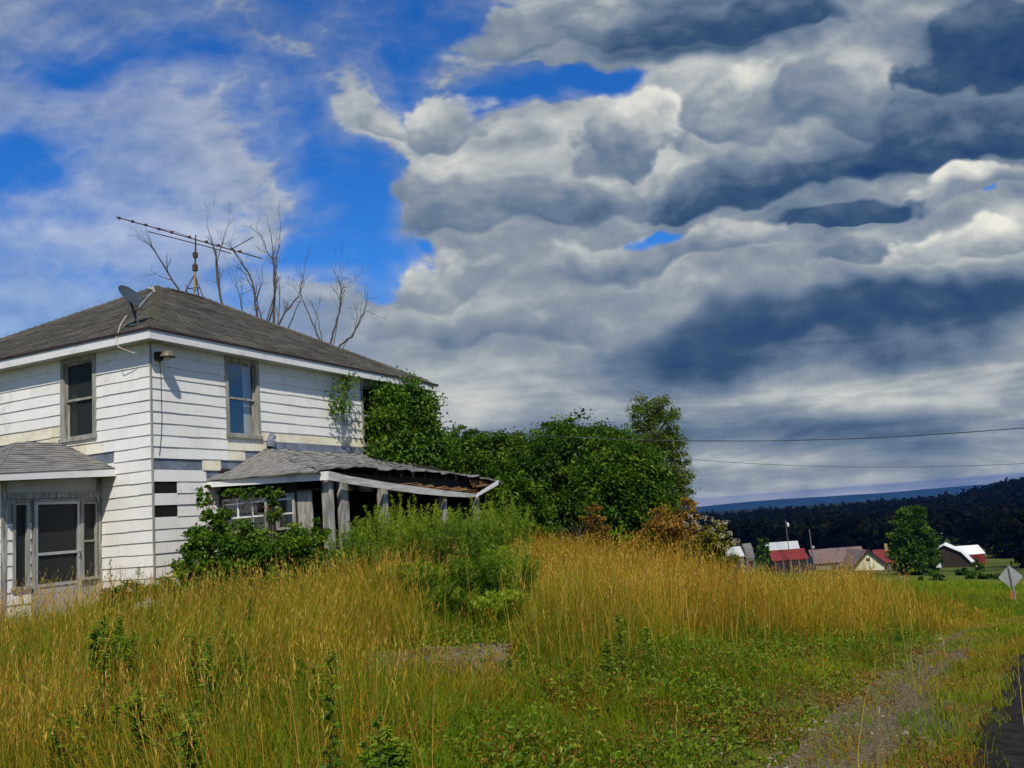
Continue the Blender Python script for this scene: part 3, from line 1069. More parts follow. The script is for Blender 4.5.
# fascia boards: near side, sagging front, white stub at the far end
mb = MB(PO)
mb.hexa([(1.36, -.02, 2.62), (1.385, -.02, 2.62), (1.555, -2.85, 2.525), (1.53, -2.85, 2.525), (1.36, -.02, 2.73), (1.385, -.02, 2.73), (1.555, -2.85, 2.69), (1.53, -2.85, 2.69)])
mb.build('fascia', trim_w, porch_roof)
ff = [(1.56, 2.523, 2.694), (2.25, 2.446, 2.60), (3.45, 2.34, 2.487), (4.9, 2.219, 2.375), (6.27, 2.144, 2.27), (7.0, 2.118, 2.225), (7.62, 2.112, 2.187)]
mb = MB(PO)
for (u0, b0, t0), (u1, b1, t1) in zip(ff[:-1], ff[1:]):
    mb.hexa([(u0, -2.86, b0), (u1, -2.86, b1), (u1, -2.835, b1), (u0, -2.835, b0), (u0, -2.86, t0), (u1, -2.86, t1), (u1, -2.835, t1), (u0, -2.835, t0)])
tag(mb.build('fascia', trim_w2, porch_roof), 'bowed weathered front board')
mb = MB(PO)
mb.hexa([(7.63, -2.87, 2.112), (8.93, -2.87, 2.42), (8.93, -2.845, 2.42), (7.63, -2.845, 2.112), (7.70, -2.87, 2.20), (8.95, -2.87, 2.53), (8.95, -2.845, 2.53), (7.70, -2.845, 2.20)])
tag(mb.build('fascia', trim_w, porch_roof), 'bright white loose end board')
mb = MB(PO)   # hanging soffit boards and rot in the gap
for i in range(46):
    u = rg.uniform(4.3, 8.3)
    zf = float(np.interp(u, [a for a, _, _ in ff], [t for _, _, t in ff])) if u < 7.6 else 2.19 + (u - 7.6) * .2
    ln = rg.uniform(.25, .9)
    z = zf + rg.uniform(-.03, .10) * (.4 + .6 * (u > 5.5))
    v = rg.uniform(-2.8, -2.5)
    mb.bar((u - ln / 2, v, z), (u + ln / 2, v + rg.uniform(-.06, .06), z + rg.uniform(-.06, .06)), rg.uniform(.04, .10), .015, up=(rg.uniform(-.4, .4), rg.uniform(-1, 0), 1))
for i in range(26):
    u = rg.uniform(7.6, 8.9)
    z0_ = edge_z(u) - .06
    mb.bar((u, -2.70, z0_), (u + rg.uniform(-.1, .1), -2.72, z0_ - rg.uniform(.06, .26)), .05, .012, up=(0, 1, 0))
mb.build('rotten_board', rot_m, porch_roof)
mb = MB(PO)
for i in range(12):
    u = 3.4 + i * .5
    mb.bar((u, -2.72, edge_z(u) - .09), (u * .86 + .75, -.1, 3.3), .05, .12)
mb.build('rafter', dark_wood, porch_roof)
# step flashing curled up on the wall
mb = MB(PO)
mb.box(3.30, 8.1, -.030, -.026, 3.44, 3.63)
mb.tube([(3.28, -.06, 3.50), (3.30, -.065, 3.62), (3.36, -.07, 3.74), (3.42, -.06, 3.70)], [.10, .12, .09, .03], 8)
mb.build('flashing', tarp, house)
# posts, near wall with multi-pane window, sheet behind coloured dark as the porch's inner shade
for (u0, u1, v0, v1) in ((1.68, 1.80, -2.78, -2.58), (2.14, 2.40, -2.70, -2.60), (3.60, 3.80, -2.72, -2.56), (6.18, 6.34, -2.72, -2.58), (7.88, 8.02, -2.72, -2.58)):
    mb = MB(PO)
    zt = float(np.interp(u0, [a for a, _, _ in ff], [b for _, b, _ in ff])) + .03
    mb.box(u0, u1, v0, v1, .3, zt)
    mb.box(u0 - .02, u1 + .02, v0 - .02, v1 + .02, .3, .55)
    mb.build('porch_post', post_m, house, bevel=.008)
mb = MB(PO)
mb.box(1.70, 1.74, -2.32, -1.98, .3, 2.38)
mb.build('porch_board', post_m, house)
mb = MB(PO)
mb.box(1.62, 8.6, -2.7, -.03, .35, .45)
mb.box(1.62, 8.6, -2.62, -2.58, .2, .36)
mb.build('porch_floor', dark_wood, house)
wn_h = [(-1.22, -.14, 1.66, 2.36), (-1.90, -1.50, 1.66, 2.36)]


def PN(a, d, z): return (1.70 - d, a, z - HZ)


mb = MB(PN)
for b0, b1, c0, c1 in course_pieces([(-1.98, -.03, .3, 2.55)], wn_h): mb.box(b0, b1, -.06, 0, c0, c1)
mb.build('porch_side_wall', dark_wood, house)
for a0, a1, z0, z1 in wn_h:
    mb = MB(PN)
    mb.box(a0 - .03, a0 + .025, -.03, .03, z0, z1)
    mb.box(a1 - .025, a1 + .03, -.03, .03, z0, z1)
    mb.box(a0 + .025, a1 - .025, -.03, .03, z1 - .04, z1)
    mb.box(a0 + .025, a1 - .025, -.03, .03, z0, z0 + .05)
    w = mb.build('porch_window', post_m, house)
    m2 = MB(PN)
    nn_ = max(1, round((a1 - a0) / .4))
    for i in range(1, nn_): m2.box(a0 + (a1 - a0) * i / nn_ - .014, a0 + (a1 - a0) * i / nn_ + .014, -.02, .012, z0 + .05, z1 - .04)
    for zz in (1.97, 2.25):
        m2.box(a0 + .025, a1 - .025, -.018, .010, zz - .014, zz + .014)
    m2.build('muntin', trim_w, w)
    g = MB(PN)
    g.box(a0 + .025, a1 - .025, -.012, -.008, z0 + .05, z1 - .04)
    g.build('pane', glass, w)
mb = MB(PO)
mb.box(1.75, 8.55, -.06, -.03, .35, 3.0)  # dark sheet over the white siding; its colour stands for shade
mb.build('porch_shade_backing', dark_wood, house)
mb = MB(PO)
mb.add([(8.52, -2.62, .4), (8.52, -.06, .4), (8.52, -.06, 2.95), (8.52, -1.4, 2.62), (8.52, -2.62, 2.42)], [(0, 1, 2, 3, 4)])
mb.add([(8.56, -2.62, .4), (8.56, -.06, .4), (8.56, -.06, 2.95), (8.56, -1.4, 2.62), (8.56, -2.62, 2.42)], [(0, 1, 2, 3, 4)])
mb.build('porch_end_wall', dark_wood, house)

# ------------------------------------------------------------------ things fixed on the house
dish_m = mat_mottled('dish_paint', [(.3, (.035, .050, .065)), (.7, (.06, .08, .10))], 3, .55)
galv = mat_mottled('galvanised_steel', [(.3, (.22, .23, .23)), (.7, (.42, .43, .43))], 8, .5, metal=.5)
rust_y = mat_mottled('rusty_yellow_paint', [(.3, (.16, .09, .03)), (.6, (.45, .33, .12)), (.8, (.5, .42, .2))], 9, .7)
rust = mat_mottled('rusty_steel', [(.3, (.035, .022, .018)), (.6, (.09, .05, .035)), (.8, (.16, .10, .07))], 9, .7, metal=.2)
cable_m = mat_mottled('pale_cable', [(.3, (.52, .47, .36)), (.7, (.7, .65, .52))], 4, .6)


def onroof(u, v):
    """height of the side roof face at u,v"""
    t = (v + OV) / (A1[1] + OV)
    return ZE + (A1[2] - ZE) * t


def onroof_l(u, v):
    t = (u + OV) / (A1[0] + OV)
    return ZE + (A1[2] - ZE) * t


# satellite dish near the corner, on the entry-side roof face
du, dv = .12, .42
dbase = hw(du, dv, onroof_l(du, dv) + .01)
dish = empty('satellite_dish', dbase)
tag(dish, 'dark grey satellite dish clamped at the front corner of the house roof', 'satellite dish')
rt, fw, up_ = np.array([.94, .34, 0]), np.array([-.34, .94, 0]), np.array([0, 0, 1.0])
nd = norm(.86 * (.72 * rt + .69 * up_) - .50 * fw)
dc = np.array([-.12, 0, .57]) [0] * rt + .56 * up_
e1_ = norm(np.cross(nd, fw))
mb = MB()
mb.lathe([(.001, -.05), (.10, -.046), (.20, -.028), (.285, .004), (.30, .012), (.30, .002), (.20, -.040), (.10, -.058), (.001, -.062)], dc, nd, 28)
mb.build('reflector', dish_m, dish, smooth=True)
low = dc - norm(up_ - nd * nd[2]) * .30
lnb = dc + .50 * rt * .8 + up_ * .05 - fw * .22
mb = MB()
mb.bar(low, lnb, .03, .035)
mb.tube([lnb + rt * .02 + up_ * .03, lnb - rt * .09 + up_ * .05], [.03, .045], 10)
mb.tube([lnb + np.array([.02, 0, -.03]), lnb + np.array([-.02, 0, .10])], [.035, .03], 10)
mb.build('feed_arm', galv, dish)
mb = MB()
foot = np.array([0.0, 0, .0])
mb.tube([foot, foot + np.array([-.05, -.01, .12]), dc - nd * .07], [.024, .024, .024], 10)
mb.bar(foot + np.array([-.16, -.07, -.03]), foot + np.array([.14, .05, .03]), .07, .03)
mb.tube([foot + np.array([-.12, .1, .05]), foot + np.array([-.05, 0, .3])], .012, 6)
mb.build('mast', dish_m, dish)
mb = MB()
p = [dc - nd * .07, np.array([-.20, -.05, .20]), np.array([-.24, -.25, -.02]), hw(-.33, .52, 5.52) - dbase, hw(-.34, .46, 5.33) - dbase, hw(-.2, .22, 5.20) - dbase, hw(-.04, .10, 5.26) - dbase]
mb.tube(p, .008, 6)
mb.build('cable', cable_m, dish)

# flood light under the eave at the corner of the side wall
lp = hw(.20, -.03, 5.13)
lampo = empty('wall_lamp', lp, HYAW)
tag(lampo, 'old dome shaped yard light mounted at the house corner under the eave', 'wall lamp')
mb = MB()
mb.box(-.13, .0, -.09, .03, -.08, .09)
mb.bar((-.04, -.08, .03), (.0, -.19, .04), .045, .045)
mb.build('bracket', rust, lampo, bevel=.01)
mb = MB()
mb.lathe([(.001, .10), (.07, .10), (.10, .07), (.145, -.01), (.15, -.03), (.14, -.03), (.09, .05), (.001, .08)], (.0, -.20, .0), (0, 0, 1), 20)
mb.build('shade', mat_mottled('lamp_shade_metal', [(.3, (.10, .08, .06)), (.7, (.26, .22, .17))], 5, .5, metal=.3), lampo, smooth=True)
mb = MB()
mb.lathe([(.001, -.10), (.035, -.09), (.05, -.06), (.04, .0)], (.0, -.20, .0), (0, 0, 1), 14)
mb.build('bulb', curtain_m, lampo, smooth=True)
mb = MB()
mb.tube([(.0, .0, -.08), (.02, .0, -.4), (.02, -.002, -1.2), (.0, -.002, -1.5), (-.06, -.002, -1.9)], .006, 5)
mb.build('wire', drip_m, lampo)

# television aerial on the ridge
mf = hw(5.72, 4.38, 8.19)
ant = empty('tv_antenna', mf)
tag(ant, 'long rusty television aerial on a tripod mast at the roof ridge', 'antenna')
mb = MB()
mb.tube([(0, 0, -.02), (0.02, 0, .75)], .03, 8)
mb.build('mast_base', rust_y, ant)
mb = MB()
mb.tube([(.02, 0, .7), (.05, 0, 1.15), (.07, 0, 1.75)], [.028, .026, .016], 8)
mb.box(-.03, .09, -.05, .05, .72, .90)
mb.box(-.01, .10, -.05, .05, 1.10, 1.24)
mb.build('mast', rust, ant)
for dx_, dy_ in ((-.40, -.15), (.34, -.15), (.02, .42)):
    mb = MB()
    mb.tube([(dx_, dy_, -.24 if dy_ < 0 else -.2), (.01, 0, .62)], .015, 6)
    mb.build('leg', rust, ant)
mb = MB()
mb.tube([(-.2, -.08, .22), (.17, -.08, .22), (.02, .2, .24), (-.2, -.08, .22)], .010, 5)
mb.build('brace', rust, ant)


def ap(px, py, Y): return aty(px, py, Y) - mf


YA = mf[1] - .05
bA, bB = ap(116.5, 217, YA - .3), ap(262, 258.5, YA + .3)
mb = MB()
mb.tube([bA, bB], .016, 6)
mb.tube([ap(148, 231.5, YA), ap(205, 246, YA), ap(231, 253.5, YA)], .014, 6)
mb.tube([ap(150, 226.5, YA), ap(172, 231, YA), ap(191, 237, YA)], .008, 5)
mb.build('boom', rust, ant)
fwd = norm(np.array([-.24, 1.0, .30]))
mb = MB()
for px, py, ln in ((119, 218, .30), (132.5, 221.5, .32), (146, 225, .36), (159, 229, .40), (172, 232.5, .45), (189.5, 237, .5), (206.5, 241.8, .55), (218.5, 245.5, .6), (232, 249, .7), (240, 251.5, .75)):
    c = ap(px, py, YA)
    mb.tube([c - fwd * ln, c + fwd * ln], .008, 5)
    mb.box(c[0] - .035, c[0] + .035, c[1] - .03, c[1] + .03, c[2] - .03, c[2] + .03)
mb.tube([ap(232, 249, YA), ap(253, 237, YA - .3)], .013, 5)
mb.tube([ap(232, 249, YA), ap(247, 272, YA + .3)], .012, 5)
mb.build('element', rust, ant)
# ------------------------------------------------------------------ ground, road, hills
def grid_mesh(name, xs, ys, zf, mat, smooth=True):
    Xg, Yg = np.meshgrid(xs, ys, indexing='ij')
    V = np.stack([Xg, Yg, zf(Xg, Yg)], -1).reshape(-1, 3)
    nx, ny = len(xs), len(ys)
    i = np.arange(nx * ny).reshape(nx, ny)
    q = np.stack([i[:-1, :-1], i[1:, :-1], i[1:, 1:], i[:-1, 1:]], -1).reshape(-1, 4)
    return arr_mesh(name, V, q, mat, smooth=smooth)


def spaced(lo, hi, step, far, ratio=1.16):
    a = list(np.arange(lo, hi + step / 2, step))
    d = step
    while a[-1] < far:
        d *= ratio
        a.append(a[-1] + d)
    d = step
    while a[0] > -far:
        d *= ratio
        a.insert(0, a[0] - d)
    return np.array(a)


gm, t_, bs_, o_ = new_mat('meadow_ground')
_tc = t_.node('ShaderNodeTexCoord')
_n = t_.noise(_tc.outputs['Object'], .35, 6, .6)
_n2 = t_.noise(_tc.outputs['Object'], 6.0, 6, .7)
_n3 = t_.noise(_tc.outputs['Object'], .03, 5, .6)
_c = t_.ramp(_n2, [(.3, (.045, .050, .012)), (.5, (.10, .10, .022)), (.7, (.16, .115, .035))])
_c2 = t_.ramp(_n, [(.3, (.055, .085, .010)), (.5, (.105, .135, .012)), (.7, (.16, .17, .016))])
_sp = t_.node('ShaderNodeSeparateXYZ', inp={0: _tc.outputs['Object']})
_far = t_.smooth(_sp.outputs[1], 18, 34)
_c = t_.mix(_far, _c, _c2)
_vf = t_.smooth(_sp.outputs[1], 90, 200)
_c = t_.mix(_vf, _c, t_.ramp(_n3, [(.35, (.030, .050, .010)), (.5, (.06, .085, .014)), (.65, (.12, .12, .03))]))
_c = t_.mix(t_.smooth(_sp.outputs[1], 500, 900), _c, (.014, .022, .012, 1))
t_.l.new(_c, bs_.inputs['Base Color'])
bs_.inputs['Roughness'].default_value = .95
bs_.inputs['Specular IOR Level'].default_value = .05
_b = t_.node('ShaderNodeBump', inp={'Strength': .8, 'Distance': .05, 'Height': _n2})
t_.l.new(_b.outputs[0], bs_.inputs['Normal'])
g = grid_mesh('ground', spaced(-22, 34, .4, 9000), spaced(-4, 44, .4, 9500), ground_z, gm)
tag(g, kind='structure')

RD = np.array([.508, .861])       # road heading
RN = np.array([-.861, .508])      # to its left


def strip(name, q0, q1, l0, l1, step, nq, mat, lift, rag=0.0, kind='structure', hf=None):
    ls = np.arange(l0, l1, step)
    t = np.linspace(0, 1, nq)
    Lg, Tg = np.meshgrid(ls, t, indexing='ij')
    r0 = rag * (wob(Lg, Lg * 0 + 3, 1.7) + .6 * wob(Lg, Lg * 0 + 1, 5.1))
    r1 = rag * (wob(Lg, Lg * 0 + 9, 1.5) + .6 * wob(Lg, Lg * 0 + 5, 4.7))
    Q = (q0 + r0) * (1 - Tg) + (q1 + r1) * Tg
    Q = Q - .018 * np.maximum(0, Lg - 12) ** 2
    x = 1.63 + RD[0] * Lg + RN[0] * Q
    y = 5.94 + RD[1] * Lg + RN[1] * Q
    z = ground_z(x, y) + lift
    if hf is not None: z = z + hf(x, y)
    V = np.stack([x, y, z], -1).reshape(-1, 3)
    i = np.arange(len(ls) * nq).reshape(len(ls), nq)
    qd = np.stack([i[:-1, :-1], i[:-1, 1:], i[1:, 1:], i[1:, :-1]], -1).reshape(-1, 4)
    return tag(arr_mesh(name, V, qd, mat, smooth=True), kind=kind)


asph = mat_mottled('old_asphalt', [(.3, (.014, .013, .012)), (.5, (.024, .022, .020)), (.7, (.042, .038, .033))], 9, 1.0, .8, 90, spec=.02)
grav = mat_mottled('gravel_shoulder', [(.28, (.040, .030, .014)), (.46, (.10, .076, .040)), (.6, (.19, .15, .088)), (.75, (.32, .265, .175))], 42, .95, .9, 120, spec=.1)
strip('road', -.88, -6.8, -30, 60, .15, 15, asph, .035, .09)
strip('gravel_shoulder', .16, -1.05, -14, 40, .15, 12, grav, .03, .16)

# gravel stones lying on the shoulder
n = 6500
l = RNG.uniform(-3.5, 13, n)
q = RNG.normal(-.25, .38, n)
x = 1.63 + RD[0] * l + RN[0] * q
y = 5.94 + RD[1] * l + RN[1] * q
z = ground_z(x, y) + .024
r = RNG.gamma(1.2, .0045, n) + .003
oc = np.array([[1, 0, 0], [0, 1, 0], [-1, 0, 0], [0, -1, 0], [.2, .1, .7]])
V = np.stack([x, y, z], -1)[:, None] + (oc[None] * (1 + RNG.uniform(-.3, .3, (n, 5, 1)))) * r[:, None, None]
i = np.arange(n)[:, None, None] * 5
tri = (i + np.array([[0, 1, 4], [1, 2, 4], [2, 3, 4], [3, 0, 4]])[None]).reshape(-1, 3)
stone_m = mat_leaf('pebbles', [(0, (.06, .05, .04)), (.6, (.16, .13, .095)), (1, (.34, .29, .22))], transl=0, rough=.9)
o = arr_mesh('gravel_stones', V.reshape(-1, 3), np.zeros((0, 4), int), stone_m, rnd=np.repeat(RNG.random(n), 5), tris=tri)
tag(o, kind='stuff')

# far blue ridge
def ridge_profile(pts, D):
    """skyline given as view directions -> (azimuth slope, height) at distance D"""
    P = np.array([aty(px, py, D) for px, py in pts])
    return P[:, 0], P[:, 2]


far_x, far_z = ridge_profile([(-400, 586), (100, 552), (400, 528), (600, 513), (700, 506.5), (760, 500.5), (800, 498), (850, 495), (900, 491.5), (930, 488.5), (980, 485), (1100, 480), (1500, 466), (2200, 456)], 6500)
hill_m = mat_mottled('distant_woods', [(.3, (.012, .026, .018)), (.7, (.030, .050, .030))], .004, 1.0, spec=0)


def hill(name, fx, fz, D, depth, zb, mat, rough_amp, nx=240, ny=24):
    xs = np.linspace(fx.min(), fx.max(), nx)
    ts = np.linspace(-1, 1.4, ny)
    Xg, Tg = np.meshgrid(xs, ts, indexing='ij')
    prof = np.interp(xs, fx, fz)[:, None]
    Yg = D + Tg * depth
    sh = np.where(Tg < 0, .5 + .5 * np.cos(np.pi * Tg), .5 + .5 * np.cos(np.pi * np.clip(Tg, 0, 1)) )
    Z = zb + (prof - zb) * sh
    Z = Z + rough_amp * wob(Xg, Yg, 30.0 / D) * sh
    V = np.stack([Xg * (Yg / D), Yg, Z], -1).reshape(-1, 3)
    i = np.arange(nx * ny).reshape(nx, ny)
    q = np.stack([i[:-1, :-1], i[1:, :-1], i[1:, 1:], i[:-1, 1:]], -1).reshape(-1, 4)
    return tag(arr_mesh(name, V, q, mat, smooth=True), kind='structure')


hill('distant_ridge', far_x, far_z, 6500, 1800, -200, hill_m, 3.0)
# wooded hill on the right side of the valley
TH = 9.0
nh_x, nh_z = ridge_profile([(300, 560), (600, 530), (735, 524), (765, 519), (800, 529), (865, 535), (900, 526), (930, 511), (980, 499), (1024, 489), (1100, 476), (1300, 455), (1700, 445)], 780)
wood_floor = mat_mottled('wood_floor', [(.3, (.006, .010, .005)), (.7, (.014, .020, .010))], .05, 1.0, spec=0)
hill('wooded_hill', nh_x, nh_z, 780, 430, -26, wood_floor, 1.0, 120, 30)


def hill_z(x, y):
    xp = x * (780 / y)
    prof = np.interp(xp, nh_x, nh_z)
    t = (y - 780) / 430
    sh = .5 + .5 * np.cos(np.pi * np.clip(t, -1, 1))
    return np.maximum(-26 + (prof + 26) * sh, ground_z(x, y))


# far wood: one mass of crowns, each of many leafy clumps
forest_m = mat_leaf('far_foliage_shadowed', [(0, (.003, .0045, .0012)), (.5, (.007, .0085, .002)), (.85, (.012, .0145, .003)), (1, (.020, .021, .004))], transl=.15, rough=.9, spec=.05)  # cloud shadow over the wood is put into these darkened leaf colours
fl = Leaves()
n = 3300
yy = 290 + 560 * RNG.random(n) ** 1.25
slope = RNG.uniform(.05, .74, n)
xx = slope * yy
# the open valley farms keep the near right free of wood
keep = (yy > 300) | (slope > .55)
xx, yy = xx[keep], yy[keep]
zz_ = hill_z(xx, yy)
for x, y, z in zip(xx, yy, zz_):
    h = RNG.uniform(6, 11)
    w = h * RNG.uniform(.28, .42)
    m = 46
    u = rdir(m)
    u[:, 2] = np.abs(u[:, 2]) * 1.0 - .25
    conif = RNG.random() < .3
    P = np.stack([u[:, 0] * w, u[:, 1] * w, h * .55 + u[:, 2] * h * .5], -1)
    if conif:
        tt = RNG.random(m)
        P = np.stack([u[:, 0] * w * .8 * (1 - tt), u[:, 1] * w * .8 * (1 - tt), h * (.15 + tt)], -1)
    P *= RNG.uniform(.75, 1.05, (m, 1)) ** .6
    fl.add(P + np.array([x, y, z - .5]), norm(u + np.array([0, 0, .35])), RNG.uniform(1.6, 3.2, m), RNG.uniform(1.6, 2.6, m), np.clip(RNG.normal(.45, .2) + RNG.normal(0, .18, m), 0, 1))
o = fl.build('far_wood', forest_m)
tag(o, kind='stuff')
# ------------------------------------------------------------------ trees and shrubs
bark = mat_mottled('bark', [(.3, (.035, .026, .018)), (.7, (.11, .085, .06))], 6, .95, .8, 14, stretch=(3, 3, .5))
dead_bark = mat_mottled('dead_bark', [(.3, (.050, .040, .032)), (.7, (.15, .12, .10))], 6, .9, .5, 14, stretch=(3, 3, .5))
leaf_dark = mat_leaf('dark_leaves', [(0, (.018, .055, .004)), (.4, (.045, .12, .006)), (.75, (.10, .20, .008)), (1, (.20, .29, .012))])
leaf_mid = mat_leaf('mid_leaves', [(0, (.020, .062, .004)), (.4, (.050, .130, .006)), (.75, (.105, .205, .010)), (1, (.20, .29, .014))])
leaf_light = mat_leaf('light_leaves', [(0, (.035, .085, .006)), (.45, (.075, .16, .010)), (.8, (.12, .22, .014)), (1, (.20, .27, .02))])
leaf_olive = mat_leaf('olive_leaves', [(0, (.040, .080, .012)), (.5, (.085, .15, .018)), (.85, (.14, .20, .028)), (1, (.20, .21, .05))])
leaf_rust = mat_leaf('rusty_leaves', [(0, (.06, .045, .008)), (.35, (.19, .090, .012)), (.7, (.32, .17, .020)), (1, (.38, .27, .04))], transl=.25)
leaf_yell = mat_leaf('yellowing_leaves', [(0, (.06, .085, .01)), (.4, (.15, .17, .016)), (.75, (.29, .24, .03)), (1, (.42, .32, .06))], transl=.3)
petal_w = mat_leaf('pale_seed_tufts', [(0, (.42, .36, .24)), (1, (.66, .60, .44))], transl=.3)
petal_y = mat_leaf('yellow_petals', [(0, (.60, .50, .02)), (1, (.80, .72, .06))], transl=.3)


def grow(rng, p, d, L, r, depth, tips, segs, spread=.6, curve=.25, up=.12):
    """recursive limbs -> list of (points, radii); end points collected in tips"""
    n = 4
    pts, rad = [p.copy()], [r]
    for i in range(n):
        d = norm(d + rng.normal(0, curve, 3) * .5 + np.array([0, 0, up]))
        p = p + d * L / n
        pts.append(p.copy())
        rad.append(r * (1 - .45 * (i + 1) / n))
    segs.append((pts, rad))
    tips.append((p.copy(), d.copy(), depth))
    if depth == 0: return
    for k in range(rng.integers(2, 4)):
        b = pts[rng.integers(1, n + 1)]
        dd = norm(d + rng.normal(0, spread, 3))
        grow(rng, b.copy(), dd, L * rng.uniform(.55, .8), r * .5, depth - 1, tips, segs, spread, curve, up)


def make_tree(name, label, base, lobes, mat, nleaf, leaf=(.16, .08), seed=1, trunk_r=.14, density=None, hollow=.45, tint=(.5, .22), stems=1, group=None, cat='tree', part='crown', trunkname='trunk', lsize=1.0):
    """lobes: (dx, dy, z, rx, ry, rz) foliage masses around branch ends"""
    rng = np.random.default_rng(seed)
    t = empty(name, base)
    tag(t, label, cat, group)
    mb = MB()
    for s in range(stems):
        for (dx, dy, z, rx, ry, rz) in lobes:
            a0 = np.array([rng.normal(0, .06) * stems, rng.normal(0, .06) * stems, -.15])
            c = np.array([dx, dy, z])
            mid = a0 * .5 + c * .5 + np.array([-dx * .2, -dy * .2, .1 * z]) + rng.normal(0, .08, 3)
            mb.tube([a0, a0 * .75 + mid * .25 + rng.normal(0, .03, 3), mid, mid * .4 + c * .6, c], [trunk_r, trunk_r * .85, trunk_r * .55, trunk_r * .4, trunk_r * .15], 6)
            for k in range(9):
                u = rdir(1, rng, .2)[0] * np.array([rx, ry, rz]) * .85
                st_ = mid * .3 + c * .7 + rng.normal(0, .1, 3)
                mb.tube([st_, st_ * .5 + (c + u) * .5 + rng.normal(0, .06, 3), c + u], [trunk_r * .28, trunk_r * .16, trunk_r * .05], 4, cap=False)
    mb.build(trunkname, bark, t, smooth=True)
    lf = Leaves()
    vol = np.array([rx * ry * rz for (_, _, _, rx, ry, rz) in lobes]) ** .75
    for (dx, dy, z, rx, ry, rz), w in zip(lobes, vol / vol.sum()):
        m = int(nleaf * w)
        nc = max(12, m // 70)
        u = rdir(nc, rng)
        rr = (hollow + (1.05 - hollow) * rng.random(nc) ** .6) * rng.uniform(.76, 1.14, nc)
        cc = np.array([dx, dy, z]) + u * rr[:, None] * np.array([rx, ry, rz])
        ct = np.clip(rng.normal(tint[0], tint[1], nc), 0, 1)
        k = rng.integers(0, nc, m)
        cs = rng.uniform(.5, 1.5, nc) * .145 * (rx * ry * rz) ** (1 / 3)
        P = cc[k] + rng.normal(size=(m, 3)) * cs[k][:, None] * np.array([1, 1, .62])
        D = norm(rdir(m, rng) * .9 + u[k] * .8 + np.array([0, 0, .10]))
        sz = rng.uniform(.6, 1.3, m) * lsize
        lf.add(P, D, leaf[0] * sz, leaf[1] * sz, np.clip(ct[k] + rng.normal(0, .16, m), 0, 1))
    lf.build(part, mat, t, rng)
    return t


def gbase(px, py, Y):
    p = aty(px, py, Y)
    return np.array([p[0], Y, float(ground_z(p[0], Y))])


def tree_px(name, label, Y, cx, masses, mat, nleaf, **k):
    """masses: photo-measured foliage masses (px, py, half width px, half height px, depth shift)"""
    b = gbase(cx, 540, Y)
    lobes = []
    for px, py, hx, hy, dd in masses:
        p = aty(px, py, Y + dd)
        s = (Y + dd) / FOC
        lobes.append((p[0] - b[0], dd, p[2] - b[2], hx * s, (hx + hy) / 2 * s, hy * s))
    return make_tree(name, label, b, lobes, mat, nleaf, **k)


tree_px('broadleaf_tree', 'dense dark green tree, widest of the row beyond the side porch', 32, 560,
        [(545, 470, 36, 40, 0), (575, 450, 34, 32, .6), (520, 492, 30, 36, -.4), (590, 500, 40, 45, .2), (560, 520, 50, 40, -.2), (556, 436, 22, 18, .3), (610, 462, 30, 34, .5), (520, 455, 20, 22, .8)],
        leaf_dark, 56000, leaf=(.135, .08), seed=21, hollow=.35, tint=(.45, .24))
tree_px('broadleaf_tree', 'dark rounded tree standing against the tall thin tree, crossed by the thick wire', 30.5, 640,
        [(632, 478, 32, 38, 0), (614, 448, 24, 22, .5), (648, 500, 24, 34, 0), (610, 500, 34, 44, -.6), (634, 530, 42, 32, -.3), (646, 470, 18, 24, .2), (590, 470, 14, 16, .6)],
        leaf_dark, 44000, leaf=(.135, .08), seed=22, hollow=.35, tint=(.52, .24))
tree_px('tall_tree', 'tallest slender olive tree, sky showing through its loose crown', 42, 660,
        [(652, 412, 27, 17, 0), (655, 438, 32, 24, 0), (678, 470, 14, 28, .5), (640, 455, 22, 24, 0), (684, 488, 8, 18, .3), (664, 490, 24, 28, 0)],
        leaf_olive, 28000, leaf=(.11, .07), seed=23, trunk_r=.16, hollow=.2, tint=(.68, .22))
tree_px('leafy_tree', 'bushy mid green tree beside the back corner of the house', 31, 460,
        [(450, 462, 36, 30, 0), (485, 455, 26, 24, .3), (425, 450, 24, 22, 0), (500, 480, 22, 26, -.4), (470, 490, 40, 34, .2), (505, 450, 14, 16, .8), (465, 436, 16, 10, 0)],
        leaf_mid, 42000, leaf=(.13, .062), seed=24, hollow=.3, tint=(.5, .25))
tree_px('sumac_shrub', 'bright green drooping shrub beyond the far end of the side porch', 26.5, 525,
        [(505, 497, 22, 18, 0), (528, 520, 24, 22, .2), (512, 545, 30, 24, -.2), (545, 545, 18, 18, 0), (530, 490, 14, 12, .4), (495, 520, 18, 24, 0)],
        leaf_mid, 17000, leaf=(.19, .058), seed=25, hollow=.25, tint=(.62, .22), stems=2, trunk_r=.05, cat='shrub', part='foliage', trunkname='stem')
tree_px('rusty_shrub', 'small rust brown dying shrub in front of the dark trees', 25, 592,
        [(590, 520, 13, 13, 0), (596, 540, 17, 16, 0), (583, 548, 16, 14, -.2)],
        leaf_rust, 4200, leaf=(.08, .05), seed=26, hollow=.1, tint=(.5, .25), stems=2, trunk_r=.03, cat='shrub', part='foliage', trunkname='stem')
tree_px('rusty_shrub', 'tall orange brown shrub rising from the golden grass', 19, 672,
        [(662, 524, 20, 20, 0), (680, 534, 20, 24, .2), (650, 555, 28, 20, 0), (686, 512, 10, 14, .1), (692, 560, 20, 18, -.2), (640, 545, 12, 10, 0)],
        leaf_rust, 15000, leaf=(.07, .034), seed=27, hollow=.1, tint=(.74, .22), stems=2, trunk_r=.025, cat='shrub', part='foliage', trunkname='stem')
